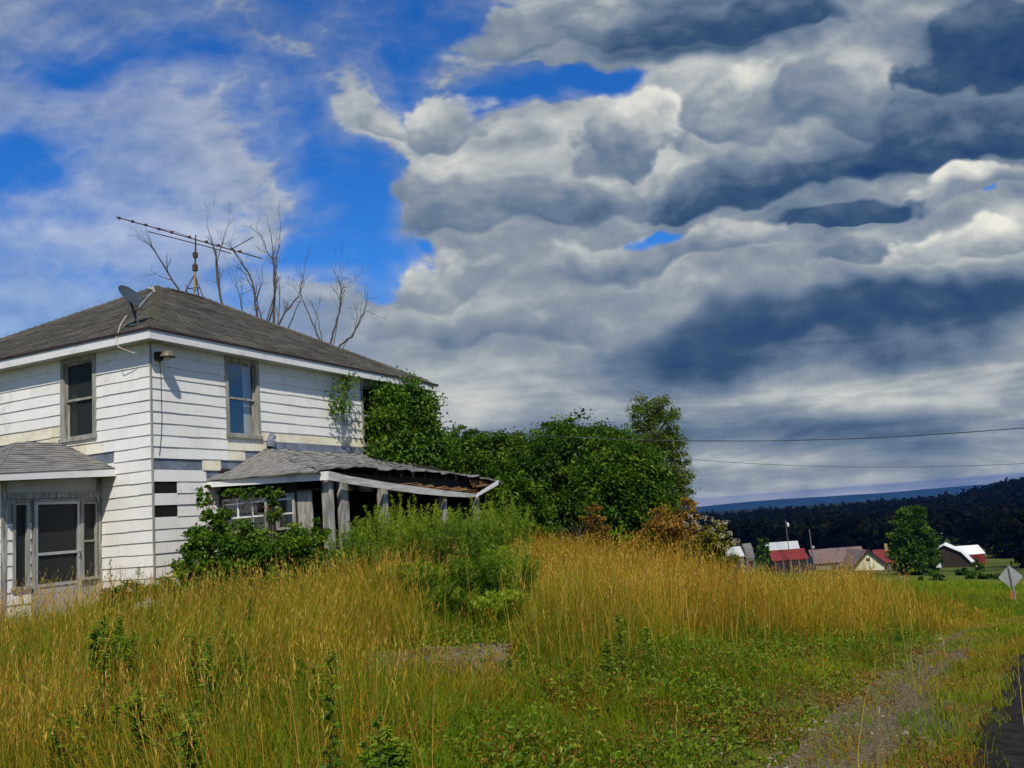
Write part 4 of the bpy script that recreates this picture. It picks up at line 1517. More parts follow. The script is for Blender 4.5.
fb = tree_px('seeding_shrub', 'yellow green shrub topped with pale seed tufts at the end of the row', 18.2, 712,
             [(712, 538, 16, 16, 0), (700, 555, 18, 18, 0), (724, 558, 13, 16, .1), (706, 572, 24, 12, -.1)],
             leaf_yell, 9000, leaf=(.065, .036), seed=28, hollow=.1, tint=(.38, .25), stems=2, trunk_r=.025, cat='shrub', part='foliage', trunkname='stem')
lf = Leaves()
for px, py in ((712, 520), (718, 524), (726, 523), (704, 518), (730, 533), (722, 536), (734, 541), (712, 530), (738, 543), (700, 527), (727, 548), (733, 553), (718, 545), (694, 522), (706, 540), (690, 516), (686, 524)):
    p = aty(px, py, 18.2 + RNG.normal(0, .3)) - np.array(fb.location)
    m = 26
    lf.add(p + RNG.normal(0, .030, (m, 3)), rdir(m, up=.4), RNG.uniform(.03, .07, m), .02, RNG.random(m))
lf.build('seed_tuft', petal_w, fb)
# bare grey bush
bb = gbase(572, 545, 25)
o = empty('bare_bush', bb)
tag(o, 'leafless grey twiggy bush under the dark trees', 'bush')
mb = MB()
rg = np.random.default_rng(5)
for k in range(16):
    tips, segs = [], []
    grow(rg, np.array([rg.normal(0, .15), rg.normal(0, .15), -.05]), norm(np.array([rg.normal(0, .5), rg.normal(0, .5), 1.0])), 1.1, .018, 2, tips, segs, .5, .3, .0)
    for p_, r_ in segs: mb.tube(p_, r_, 4, cap=False)
mb.build('twig', mat_mottled('grey_twigs', [(.3, (.10, .09, .08)), (.7, (.24, .22, .20))], 5, .9), o)


# ---- dead trees behind the house: limbs measured from the photograph, set at their own depths
def dead_tree(label, Y, base_px, limbs, seed, fork):
    rng = np.random.default_rng(seed)
    b = gbase(base_px, 540, Y)
    t = empty('dead_tree', b)
    tag(t, label, 'dead tree')
    mb = MB()
    fk = aty(fork[0], fork[1], Y) - b
    mb.tube([(0, 0, -.2), fk * .5 + rng.normal(0, .05, 3), fk], [.24, .19, .15], 8)
    mb.build('trunk', dead_bark, t, smooth=True)
    for (pts, r0, dd) in limbs:
        P = []
        mb = MB()
        for i, (px, py) in enumerate(pts):
            P.append(aty(px, py, Y + dd * (i + 1) / len(pts)) - b)
        P = [fk] + P
        rr = np.linspace(r0, .008, len(P))
        # smooth the trace a little with intermediate kinks
        PP, RR = [P[0]], [rr[0]]
        for i in range(len(P) - 1):
            for s in (.33, .67, 1):
                PP.append(P[i] * (1 - s) + P[i + 1] * s + (rng.normal(0, .018, 3) if s < 1 else 0))
                RR.append(rr[i] * (1 - s) + rr[i + 1] * s)
        mb.tube(PP, RR, 5, cap=False)
        for i in range(5, len(PP)):
            if rng.random() < .46:
                tips, segs = [], []
                d = norm(PP[i] - PP[i - 1])
                grow(rng, PP[i], norm(d + rng.normal(0, .55, 3) + np.array([0, 0, .2])), rng.uniform(.35, .9), RR[i] * .45 + .003, 2, tips, segs, .45, .22, .10)
                for p_, r_ in segs: mb.tube(p_, np.maximum(r_, .003), 4, cap=False)
        mb.build('limb', dead_bark, t, smooth=True)
    return t


dead_tree('taller bare dead tree behind the roof, limbs around the aerial', 37, 255, [
    ([(200, 330), (178, 288), (163, 264), (152, 246), (146, 228)], .07, -1.0),
    ([(226, 320), (221, 300), (217, 280), (216, 256), (212, 240), (207, 226)], .07, .6),
    ([(222, 305), (217, 262), (223, 240), (229, 220)], .04, .9),
    ([(260, 330), (257, 316), (255, 296), (250, 276), (241, 259), (232, 249)], .08, -.8),
    ([(262, 320), (257, 300), (262, 282), (262, 266)], .04, -.3),
    ([(273, 335), (274, 318), (275, 290), (274, 266), (272, 243), (270, 226)], .085, .2),
    ([(275, 300), (274, 262), (266, 250), (261, 236), (256, 228)], .04, .8),
    ([(276, 290), (276, 262), (280, 243), (281, 222)], .035, -.6),
    ([(276, 330), (285, 312), (298, 297), (303, 280), (304, 266)], .06, 0),
    ([(277, 330), (279, 312), (280, 290), (277, 275)], .035, .6),
    ([(285, 335), (294, 315), (301, 300), (301, 285)], .04, -.5),
    ([(245, 330), (241, 305), (238, 290), (232, 280)], .04, .8)], 31, (258, 352))
dead_tree('smaller bare dead tree behind the right slope of the roof', 36, 332, [
    ([(320, 340), (312, 322), (305, 305), (301, 294)], .05, 0),
    ([(330, 345), (336, 325), (340, 305), (341, 290), (338, 278)], .06, .3),
    ([(322, 340), (319, 322), (318, 312)], .03, -.3),
    ([(340, 345), (352, 337), (359, 322), (365, 308), (368, 293)], .055, -.4),
    ([(341, 300), (342, 288), (350, 287)], .02, .2),
    ([(359, 325), (366, 310), (374, 314)], .018, .2)], 32, (331, 365))

# ---- climbing vine swallowing the far end of the side wall
vine = empty('climbing_vine', hw(9.6, -.5, .2))
tag(vine, 'leafy vine swallowing the back corner of the house wall up to the eave', 'vine')
rng = np.random.default_rng(41)
vb = np.array(vine.location)
mb = MB()
for k in range(9):
    u0 = 8.4 + k * .25
    mb.tube([hw(u0, -.12, .1) - vb, hw(u0 + rng.normal(0, .2), -.15, 2) - vb, hw(u0 + rng.normal(0, .3), -.14, 3.8) - vb, hw(u0 + rng.normal(0, .3), -.2, 5.2) - vb], [.03, .025, .018, .006], 5)
mb.build('stem', bark, vine)
lf = Leaves()


def vine_mass(lst, n, dmean, size=(.10, .085)):
    cts = np.array(lst, float)
    for (px, py, hx, hy, v) in lst:
        m = int(n * hx * hy / (cts[:, 2] * cts[:, 3]).sum())
        nc = max(4, m // 45)
        s = 24 / FOC
        c0 = np.zeros((nc, 3))
        for i in range(nc):
            ang, r_ = rng.uniform(0, 6.28), math.sqrt(rng.random())
            qx, qy = px + hx * r_ * math.cos(ang), py + hy * r_ * math.sin(ang)
            d = ray(qx, qy)
            vv = v + rng.normal(0, .12)
            nrm = HV
            tpar = np.dot(HO + HV * vv - np.array([0, 0, EYE]), nrm) / np.dot(d, nrm)
            c0[i] = np.array([0, 0, EYE]) + d * tpar
        k = rng.integers(0, nc, m)
        P = c0[k] + rng.normal(size=(m, 3)) * .14
        D = norm(rdir(m, rng) + np.array([.3, -.5, -.2]))
        ct = np.clip(rng.normal(.5, .22, nc), 0, 1)
        lf.add(P - vb, D, size[0] * rng.uniform(.6, 1.3, m), size[1] * rng.uniform(.6, 1.3, m), np.clip(ct[k] + rng.normal(0, .15, m), 0, 1))


vine_mass([(402, 405, 26, 16, -.35), (392, 425, 20, 22, -.35), (408, 425, 28, 26, -.5), (425, 405, 14, 10, -.45), (400, 450, 24, 16, -.5), (386, 452, 12, 10, -.35), (408, 386, 10, 4, -.45), (432, 450, 26, 20, -.6), (386, 392, 12, 6, -.3)], 21000, 0)
lf.build('foliage', leaf_mid, vine, rng)
tendril = empty('hanging_vine', hw(6.1, -.1, 5.0))
tag(tendril, 'thin pale green vine strand dangling from the eave by the second window', 'vine')
vb = np.array(tendril.location)
mb = MB()
for k in range(3):
    mb.tube([hw(6.6 - k * .1, -.06, 5.38) - vb, hw(6.2 + k * .05, -.07, 5.2) - vb, hw(6.0 + k * .1, -.06, 4.7) - vb, hw(6.05 + k * .1, -.05, 4.15) - vb], .008, 4)
mb.build('stem', bark, tendril)
lf = Leaves()
vine_mass([(340, 400, 6, 12, -.08), (340, 414, 4, 8, -.07), (347, 385, 14, 6, -.2), (343, 424, 2, 4, -.06)], 420, 0, (.10, .075))
lf.build('foliage', leaf_light, tendril, rng)

# ---- ivy shrub in front of the porch's near side, against the house corner
def shrub_px(name, label, Y, cx, masses, mat, n, **k):
    return tree_px(name, label, Y, cx, masses, mat, n, cat='shrub', part='foliage', trunkname='stem', **k)


shrub_px('ivy_shrub', 'sprawling dark green shrub smothering the near side of the porch', 15.8, 250,
         [(222, 562, 38, 28, 0), (268, 564, 40, 30, .1), (306, 556, 24, 30, .3), (208, 528, 14, 20, .2), (204, 500, 7, 14, .7), (250, 493, 34, 4, .7), (274, 510, 7, 14, .6), (195, 568, 22, 18, -.1), (232, 582, 50, 20, -.2), (318, 530, 9, 16, .5), (238, 540, 30, 15, .1), (198, 545, 18, 18, 0), (310, 578, 34, 20, 0), (222, 518, 7, 14, .4)],
         leaf_mid, 34000, leaf=(.07, .052), seed=51, hollow=.25, tint=(.64, .26), stems=1, trunk_r=.025)
shrub_px('ground_ivy_bush', 'low leafy weed bush at the foot of the house corner', 14.5, 140,
         [(150, 592, 22, 12, 0), (120, 600, 22, 12, 0), (175, 590, 16, 14, .2), (100, 612, 16, 10, -.1)],
         leaf_mid, 6500, leaf=(.065, .042), seed=52, hollow=.1, tint=(.62, .22), stems=1, trunk_r=.015)
# feathery young growth in front of the porch
def feathery(name, label, base, h, w, nst, mat, seed, group=None, leafL=.125, leafW=.013, perst=125):
    rng = np.random.default_rng(seed)
    t = empty(name, base)
    tag(t, label, 'plant', group)
    mb = MB()
    lf = Leaves()
    for k in range(nst):
        a = rng.uniform(0, 6.28)
        r_ = w * math.sqrt(rng.random())
        f = np.array([math.cos(a) * r_, math.sin(a) * r_, 0]) * .55
        hh = h * rng.uniform(.80, 1.10) * (1 - .22 * r_ / w)
        tip = f * 1.8 + np.array([rng.normal(0, .06), rng.normal(0, .06), hh])
        md = (f + tip) / 2 + np.array([rng.normal(0, .03), rng.normal(0, .03), .06 * hh])
        mb.tube([f + np.array([0, 0, -.05]), md, tip], [.007, .005, .002], 4, cap=False)
        tt = rng.uniform(.12, 1.0, perst)
        P = np.where(tt[:, None] < .5, f + (md - f) * (tt * 2)[:, None], md + (tip - md) * (tt * 2 - 1)[:, None])
        D = norm(rdir(perst, rng) * np.array([1, 1, .4]) + np.array([0, 0, .95]))
        lf.add(P, D, leafL * (1.15 - .5 * tt) * rng.uniform(.7, 1.3, perst), leafW, np.clip(.28 + .62 * tt + rng.normal(0, .14) + rng.normal(0, .1, perst), 0, 1))
    mb.build('stem', mat_stem, t)
    lf.build('foliage', mat, t, rng, droop=.15)
    return t


mat_stem = mat_mottled('green_stems', [(.3, (.05, .08, .015)), (.7, (.13, .14, .03))], 5, .7)
feather_m = mat_leaf('feathery_leaves', [(0, (.040, .10, .006)), (.4, (.095, .20, .008)), (.75, (.20, .32, .012)), (1, (.33, .42, .03))], transl=.4)
feather_d = mat_leaf('dark_feathery_leaves', [(0, (.020, .060, .004)), (.4, (.045, .12, .006)), (.75, (.095, .19, .008)), (1, (.20, .29, .015))], transl=.35)
for i, (px, pt, Y, w, lab) in enumerate((
        (385, 503, 16.6, .6, 'pale green feathery clump before the second porch post'),
        (412, 494, 17.6, .65, 'tall feathery green clump in the middle of the porch front'),
        (440, 503, 17.2, .6, 'feathery green clump below the second gap between the porch posts'),
        (462, 508, 16.2, .5, 'feathery clump standing directly behind the yellow flowers'),
        (484, 497, 18.2, .65, 'feathery green clump below the drooping porch corner'),
        (512, 497, 19.2, .65, 'light green feathery clump just past the drooping porch end'),
        (356, 527, 15.4, .55, 'low feathery clump in front of the porch corner post'),
        (532, 540, 18.5, .7, 'low yellow green clump beyond the porch, by the golden grass'),
        (492, 512, 13.4, .42, 'tallest feathery clump, between the yellow flowers and the golden grass'),
        (512, 545, 12.6, .42, 'feathery clump at the left edge of the tall golden grass'),
        (476, 548, 12.2, .36, 'feathery clump in front of the yellow flowers'),
        (400, 566, 12.8, .5, 'bushy green clump behind the slab end nearest the house'),
        (424, 560, 13.4, .5, 'bushy green clump behind the middle of the slab'),
        (446, 588, 11.6, .36, 'short feathery clump just behind the slab'),
        (498, 592, 11.0, .34, 'short feathery clump by the slab corner nearest the golden grass'))):
    b = gbase(px, 600, Y)
    top = aty(px, pt, Y)[2]
    feathery('feathery_weed', lab, b, top - b[2], w, 66, feather_m if i not in (3, 6, 8, 10, 11, 13) else feather_d, 60 + i, group='feathery weeds before the porch')
# ------------------------------------------------------------------ the unmown field
gold_m = mat_leaf('dry_grass_stalks', [(0, (.085, .15, .006)), (.22, (.19, .205, .009)), (.45, (.36, .225, .016)), (.7, (.54, .315, .026)), (.88, (.66, .48, .10)), (1, (.30, .10, .016))], transl=.3, rough=.7, spec=.12)
green_m = mat_leaf('green_grass_blades', [(0, (.032, .090, .003)), (.35, (.100, .195, .004)), (.6, (.195, .275, .005)), (.8, (.29, .28, .010)), (.92, (.36, .21, .020)), (1, (.28, .080, .012))], transl=.35, rough=.6, spec=.2)


def house_mask(x, y):
    """True outside the house, porch and entry"""
    dx_, dy_ = x - HO[0], y - HO[1]
    u = dx_ * HU[0] + dy_ * HU[1]
    v = dx_ * HV[0] + dy_ * HV[1]
    a = (u > -.05) & (u < WL + .1) & (v > -.05) & (v < WW)
    b = (u > 1.6) & (u < 8.7) & (v > -2.8) & (v < .1)
    c = (u > U1 - .05) & (u < .1) & (v > FV - .05) & (v < BV)
    return ~(a | b | c)


def scatter(n, y0, y1, x_margin=1.2, falloff=9.0, rng=RNG):
    """ground points, denser towards the viewer; wider than the view"""
    y = y0 + (y1 - y0) * rng.random(n * 2)
    p = 1 / (1 + (y / falloff) ** 1.6) * (y + 2.5)
    y = y[rng.random(n * 2) < p / p.max()]
    half = .66 * y + x_margin
    x = (rng.random(len(y)) * 2 - 1) * half
    return x, y


def tallness(x, y):
    q = road_q(x, y) + .50 * wob(x, y, .9, 1.0) + .25 * wob(x, y, 2.6, 4.0)
    m = np.interp(y, [5, 8, 10, 13, 16, 20, 26], [3.0, 3.0, 2.6, 1.9, .9, .8, 1.6])
    t = sstep(m - 1.1, m + .8, q + .35 * wob(x, y, 1.6, 14))
    # trodden gap around the old slab
    gap = np.exp(-(((x + 1.0) / 1.0) ** 2 + ((y - 8.85) / .62) ** 2))
    t = t * (1 - .97 * sstep(.12, .55, gap))
    # green lane of weeds from the slab up to the porch
    lane = np.exp(-((x + .062 * y) / (.075 * y)) ** 4) * sstep(8.5, 9.5, y) * sstep(18, 15, y)
    t = t * (1 - .85 * lane)
    return t * (1 - .9 * sstep(19, 24, y) * sstep(0, 5, x))


def blades(name, mat, x, y, h, w, lean, tint, rng=RNG, seg=3, kind='stuff', head=None):
    n = len(x)
    z = ground_z(x, y) - .02 + .045 * sstep(.25, -.1, road_q(x, y))
    a = rng.uniform(0, 2 * np.pi, n)
    ld = np.stack([np.cos(a), np.sin(a)], -1) * lean[:, None]
    # the whole field leans in drifts, as wind and rain left it
    nearf = sstep(20, 13, y)
    ld[:, 0] += h * (.03 + .24 * nearf * wob(x, y, .85, 40))
    ld[:, 1] += h * .20 * nearf * wob(x, y, .8, 50)
    fallen = rng.random(n) < .035
    ld[fallen] *= 2.6
    h = np.where(fallen, h * .6, h)
    fa = rng.uniform(0, np.pi, n)
    fx, fy = np.cos(fa), np.sin(fa)
    V = np.empty((n, (seg + 1) * 2, 3))
    for k in range(seg + 1):
        t = k / seg
        px = x + ld[:, 0] * t * t
        py = y + ld[:, 1] * t * t
        pz = z + h * t * (1 - .18 * t * np.minimum(1, (lean / np.maximum(h, .01)) ** 2 * 2))
        ww = w * (1 - .85 * t)
        V[:, 2 * k] = np.stack([px - fx * ww / 2, py - fy * ww / 2, pz], -1)
        V[:, 2 * k + 1] = np.stack([px + fx * ww / 2, py + fy * ww / 2, pz], -1)
    m = (seg + 1) * 2
    base = (np.arange(n) * m)[:, None]
    quads = np.concatenate([base + np.array([[2 * k, 2 * k + 1, 2 * k + 3, 2 * k + 2]]) for k in range(seg)])
    Vf = V.reshape(-1, 3)
    T = np.repeat(tint, m)
    if head is not None:
        # feathery seed head: narrow leaf shapes along the top of the stalk
        hi = np.where(head)[0]
        nh = 4
        P = []
        for k in range(nh):
            t = 1 - .13 * k / nh * 1.6
            c = np.stack([x[hi] + ld[hi, 0] * t * t, y[hi] + ld[hi, 1] * t * t, z[hi] + h[hi] * t * .99], -1)
            d = np.stack([ld[hi, 0] * .8, ld[hi, 1] * .8, h[hi]], -1)
            d = norm(norm(d) + rng.normal(0, .22, (len(hi), 3)))
            s = norm(np.cross(d, rng.normal(size=(len(hi), 3))))
            L = (.035 + .04 * rng.random(len(hi)))[:, None]
            wd = (.004 + .004 * rng.random(len(hi)))[:, None] * np.maximum(1, y[hi] / 9)[:, None]
            P.append(np.stack([c, c + d * L * .5 + s * wd / 2, c + d * L, c + d * L * .5 - s * wd / 2], 1))
        P = np.concatenate(P)
        b0 = len(Vf)
        quads = np.concatenate([quads, b0 + np.arange(len(P) * 4).reshape(-1, 4)])
        Vf = np.concatenate([Vf, P.reshape(-1, 3)])
        T = np.concatenate([T, np.repeat(np.clip(np.tile(tint[hi], nh) + .10, 0, 1), 4)])
    o = arr_mesh(name, Vf, quads, mat, rnd=T)
    tag(o, kind=kind)
    return o


# --- tall dry stalks
x, y = scatter(230000, 3.6, 30, falloff=10)
T = tallness(x, y)
dens = np.clip(T * (.55 + .7 * wob(x, y, .8, 7) + .65 * wob(x, y, 2.1, 3)) * (1 - .35 * sstep(-1.5, -3, x) * sstep(11, 8, y)), .03 * T, 1)
k = (RNG.random(len(x)) < dens) & house_mask(x, y) & ~((np.abs(x + 1.0) < .74) & (np.abs(y - 9.5) < .48))
x, y, T = x[k], y[k], T[k]
n = len(x)
leftq = sstep(-1.0, -5.0, x)
big = np.clip(.5 + .6 * wob(x, y, .8, 2) + .4 * wob(x, y, 2.0, 5), 0, 1)
H = (.56 + .34 * sstep(9.5, 13.0, y) * sstep(-3.0, .5, x) + .40 * big - .10 * leftq) * (.45 + .55 * T) * RNG.uniform(.5, 1.15, n)
H *= 1 - .72 * sstep(10.5, 14.0, y) * sstep(-2.5, -5, x)
H *= .80 + .20 * sstep(4.0, 8.0, y)
H *= 1 - .78 * sstep(.33, .53, x / y) * sstep(10, 14, y)
H *= 1 - .16 * sstep(.16, .28, x / y) * sstep(10, 14, y)
H *= 1 + .30 * np.exp(-(((x / y - .375) / .035) ** 2)) * sstep(12, 14, y)
H = np.maximum(H, .2)
tint = np.clip(.33 + .26 * wob(x, y, 1.0, 9) + .16 * sstep(9, 13, y) * sstep(-3, 0, x) - .10 * leftq + RNG.normal(0, .19, n), .0, .97)
rustk = (wob(x, y, 1.5, 12) > .25) & (RNG.random(n) < .25 + .3 * leftq)
tint[rustk] = 1.0 - RNG.random(rustk.sum()) * .08
w = (.0030 + .0026 * RNG.random(n)) * np.maximum(1, y / 8.5)
lean = np.abs(RNG.normal(0, .26, n)) * H * 1.2 + .02
blades('tall_dry_grass', gold_m, x, y, H, w, lean, tint, head=RNG.random(n) < .40)

# --- green and olive blades between and in front
x, y = scatter(330000, 2.9, 34, falloff=7.5)
q = road_q(x, y) + .16 * wob(x, y, 2.2, 2)
T = tallness(x, y)
L_ = (x - 1.63) * .508 + (y - 5.94) * .861
shoulder = np.clip(sstep(-.22, .06, q) + .9 * sstep(7.5, 9.5, L_) * (q > -.9) + (sstep(-.30, -.5, q) * sstep(-1.05, -.78, q)) * 1.0 * (wob(x, y, 2.2, 8) > -.6) + .14 * sstep(-1.15, -.9, q), 0, 1)
dens = shoulder * np.clip(.72 + .5 * wob(x, y, 1.6, 11), .12, 1) * (1 - .12 * T)
sl = np.exp(-(((x + 1.0) / .85) ** 4 + ((y - 9.5) / .5) ** 4))
fr = np.exp(-(((x + 1.0) / .8) ** 4 + ((y - 8.9) / .45) ** 4))
dens = dens * (1 - .75 * fr)
k = (RNG.random(len(x)) < dens) & house_mask(x, y) & (sl < .35)
x, y, T, q = x[k], y[k], T[k], q[k]
n = len(x)
H = (.12 + .13 * (wob(x, y, 1.3, 4) + .4) * (q > .5) + .08 * sstep(.5, 2.5, q) + np.clip(.36 + .26 * wob(x, y, .8, 3) + .14 * wob(x, y, 2.3, 8), .1, .75) * T) * RNG.uniform(.5, 1.3, n) * (.55 + .45 * sstep(.2, 1.2, q))
H = np.maximum(H * (1 - .6 * sstep(10.5, 14.0, y) * sstep(-2.5, -5, x)), .035) + .05 * sstep(-.2, -.5, q) * (1 - .25 * sstep(14, 22, y))
tint = np.clip(.44 + .24 * wob(x, y, 1.2, 6) + .18 * wob(x, y, 3.4, 16) + .16 * T * wob(x, y, .9, 9) + .10 * T + RNG.normal(0, .16, n) + .22 * (q < .5), 0, .9)
rustk = (wob(x, y, 1.9, 15) > .35) & (RNG.random(n) < .35)
olive = RNG.random(n) < .30 * T
tint[olive] = RNG.uniform(.74, .93, olive.sum())
tint[rustk] = .93 + .07 * RNG.random(rustk.sum())
w = (.0045 + .0055 * RNG.random(n)) * np.maximum(1, y / 8)
lean = np.abs(RNG.normal(0, .42, n)) * H + .015
blades('green_grass', green_m, x, y, H, w, lean, tint, seg=2)

# --- scattered long pale stems standing over the rest
x, y = scatter(6500, 4.0, 17, falloff=8)
T = tallness(x, y)
k = (RNG.random(len(x)) < T * .9 + .012) & house_mask(x, y)
x, y = x[k], y[k]
n = len(x)
H = RNG.uniform(.62, 1.0, n) * (1 + .15 * sstep(8, 12, y)) * (1 - .3 * sstep(12, 15, y) * sstep(-2, -4, x))
blades('tall_pale_stems', gold_m, x, y, H, .0048 * np.maximum(1, y / 8) + 0 * x, np.abs(RNG.normal(0, .22, n)) * H, np.clip(RNG.normal(.80, .09, n), .55, .95), head=RNG.random(n) < .8)

# --- far verge beyond the crest: cropped bright grass
x, y = scatter(60000, 20, 75, falloff=40)
k = (x > .22 * y) & (road_q(x, y) > .3)
x, y = x[k], y[k]
n = len(x)
H = RNG.uniform(.12, .38, n)
tint = np.clip(.56 + .22 * wob(x, y, .35, 6) + RNG.normal(0, .12, n), 0, .9)
blades('verge_grass', green_m, x, y, H, .02 * np.maximum(1, y / 26), H * .4, tint, seg=2)

# --- small broad leaves low in the sward, brown seed weeds
x, y = scatter(90000, 2.9, 17, falloff=7)
q = road_q(x, y)
k = (q > -.1) & house_mask(x, y) & (wob(x, y, 2.0, 21) > -.25)
x, y, q = x[k], y[k], q[k]
n = len(x)
lf = Leaves()
zz_ = ground_z(x, y) + RNG.uniform(.02, .24, n) * sstep(.1, 1.4, q)
lf.add(np.stack([x, y, zz_], -1), rdir(n, up=.3), RNG.uniform(.025, .075, n), RNG.uniform(.012, .032, n), np.clip(RNG.normal(.52, .24, n), 0, 1))
low_m = mat_leaf('low_weed_leaves', [(0, (.036, .085, .004)), (.4, (.10, .185, .006)), (.7, (.20, .28, .010)), (.9, (.32, .32, .025)), (1, (.28, .10, .018))])
tag(lf.build('low_weeds', low_m), kind='stuff')
x, y = scatter(20000, 2.9, 15, falloff=7)
q = road_q(x, y)
k = (q > -.95) & ((q > .12) | (q < -.5) | (RNG.random(len(x)) < .3)) & (wob(x, y, 2.6, 31) > .05) & (tallness(x, y) < .8)
x, y, q = x[k], y[k], q[k]
n = len(x)
lf = Leaves()
for rep in range(4):
    zz_ = ground_z(x, y) + RNG.uniform(.03, .22, n) * (.35 + .65 * sstep(.3, 1.4, q)) + .045 * sstep(.25, -.1, q)
    lf.add(np.stack([x, y, zz_], -1) + RNG.normal(0, .02, (n, 3)) * np.array([1, 1, .3]), rdir(n, up=.9), RNG.uniform(.02, .05, n), RNG.uniform(.008, .018, n), np.clip(RNG.normal(.4, .2, n), 0, 1))
tag(lf.build('rusty_seed_weeds', leaf_rust), kind='stuff')

# ------------------------------------------------------------------ single weeds standing in the field
weed_m = mat_leaf('weed_leaves', [(0, (.030, .080, .004)), (.5, (.085, .175, .006)), (.8, (.18, .28, .010)), (1, (.32, .40, .02))], transl=.3)


def stalk_weed(name, label, px, top_py, Y, seed, plume=True, dens=60, leafL=.105, group=None, lean=0.0, mat=None, nst=1):
    rng = np.random.default_rng(seed)
    b = gbase(px, 700, Y)
    b[0] = aty(px, top_py, Y)[0] - lean
    b[2] = float(ground_z(b[0], Y))
    h = aty(px, top_py, Y)[2] - b[2]
    t = empty(name, b)
    tag(t, label, 'weed', group)
    mb = MB()
    lf = Leaves()
    for s in range(nst):
        f = np.array([rng.normal(0, .04), rng.normal(0, .04), 0]) * (nst > 1)
        hh = h * (1 if s == 0 else rng.uniform(.6, .95))
        tip = f * 2 + np.array([lean, rng.normal(0, .04), hh])
        md = f + (tip - f) * .5 + np.array([-lean * .15, 0, 0])
        mb.tube([f - np.array([0, 0, .05]), md, tip], [.006, .0045, .002], 5, cap=False)
        dens = int(dens * 2.6)
        tt = rng.uniform(.06, .95, dens)
        P = np.where(tt[:, None] < .5, f + (md - f) * (tt * 2)[:, None], md + (tip - md) * (tt * 2 - 1)[:, None])
        a = tt * 60 + rng.normal(0, .5, dens)
        D = norm(np.stack([np.cos(a), np.sin(a), rng.uniform(.3, 1.1, dens)], -1))
        lf.add(P, D, leafL * (1.25 - .75 * tt) * rng.uniform(.75, 1.2, dens), leafL * .17, np.clip(.34 + .4 * tt + rng.normal(0, .12, dens), 0, 1))
        if plume:
            m = 60
            tt = rng.uniform(.86, 1.0, m)
            P = md + (tip - md) * (tt * 2 - 1)[:, None]
            D = norm(rdir(m, rng) * np.array([1, 1, .3]) + np.array([0, 0, .5]))
            lf.add(P, D, .085 * rng.uniform(.4, 1, m) * (1.25 - (tt - .86) * 6), .009, np.clip(rng.normal(.9, .12, m), 0, 1))
    mb.build('stem', mat_stem, t, smooth=True)
    lf.build('foliage', mat or weed_m, t, rng, droop=.3)
    return t


G = 'goldenrod stalks in the field'
for i, (px, py, Y, lab, kw) in enumerate((
        (330, 648, 5.4, 'tallest leafy goldenrod stalk with a yellow green tip, in front of the slab', dict(dens=80, leafL=.10, lean=.03)),
        (207, 652, 6.6, 'leafy goldenrod stalk halfway between the entry door and the tallest stalk', dict(dens=70, lean=.02)),
        (238, 655, 7.2, 'slim goldenrod stalk standing between two leafier ones', dict()),
        (188, 630, 8.4, 'goldenrod stalk in the dry grass below the house corner', dict(dens=64)),
        (158, 636, 8.2, 'goldenrod stalk below the entry side of the house corner', dict()),
        (122, 640, 7.4, 'dark green goldenrod stalk low in the left grass', dict(dens=60)),
        (103, 652, 7.0, 'short goldenrod stalk, leftmost in the field', dict()),
        (378, 712, 4.8, 'dark leafy young stalk at the bottom edge of the field', dict(dens=90, plume=False, leafL=.09)),
        (362, 736, 4.5, 'short leafy sprout at the very bottom of the field', dict(dens=70, plume=False, leafL=.09)),
        (618, 614, 8.8, 'goldenrod stalk in the golden grass right of the slab', dict(dens=60)),
        (646, 628, 8.8, 'goldenrod stalk, rightmost in the golden grass', dict(dens=50)),
        (606, 640, 8.4, 'short goldenrod stalk before the golden grass', dict()),
        (206, 700, 5.6, 'bushy dark weed low in the left foreground', dict(dens=90, plume=False, nst=3)),
        (250, 640, 9.0, 'goldenrod stalk in front of the ivy shrub', dict()))):
    stalk_weed('goldenrod_stalk', lab, px, py, Y, 100 + i, group=G, **kw)
rg = np.random.default_rng(303)
GROUPS = ((112, 625, 8.6, 18, 14), (210, 640, 7.6, 26, 16), (245, 605, 10.2, 26, 10), (75, 700, 6.2, 30, 6), (375, 735, 4.9, 16, 5), (160, 690, 6.2, 26, 7), (300, 660, 7.4, 30, 6))
kk = 0
for cx_, cy_, Yc, sx_, cnt in GROUPS:
    for i in range(cnt):
        Y = Yc + rg.normal(0, .5)
        stalk_weed('goldenrod_stalk', 'one of the scattered green weed stalks half sunk in the dry grass before the house', cx_ + rg.normal(0, sx_ * .6), cy_ + rg.uniform(-12, 34), Y, 160 + kk,
                   group='weeds sunk in the left grass', dens=int(rg.uniform(45, 80)), plume=rg.random() < .5, nst=int(rg.integers(1, 4)), lean=rg.uniform(-.06, .08))
        kk += 1
dk = mat_leaf('dock_seeds', [(0, (.035, .014, .008)), (.6, (.10, .045, .018)), (1, (.16, .09, .03))], transl=.1)
stalk_weed('dock_weed', 'brown dock seed spike beside the entry against the white siding', 111, 556, 14.2, 130, plume=False, dens=150, leafL=.06, mat=dk)
stalk_weed('dock_weed', 'shorter brown seed spike right of the taller one at the white wall', 121, 566, 14.2, 131, plume=False, dens=90, leafL=.05, mat=dk)
stalk_weed('pigweed', 'loose green weed topping out at the foot of the house corner', 140, 566, 14.0, 132, plume=True, dens=40, leafL=.09)
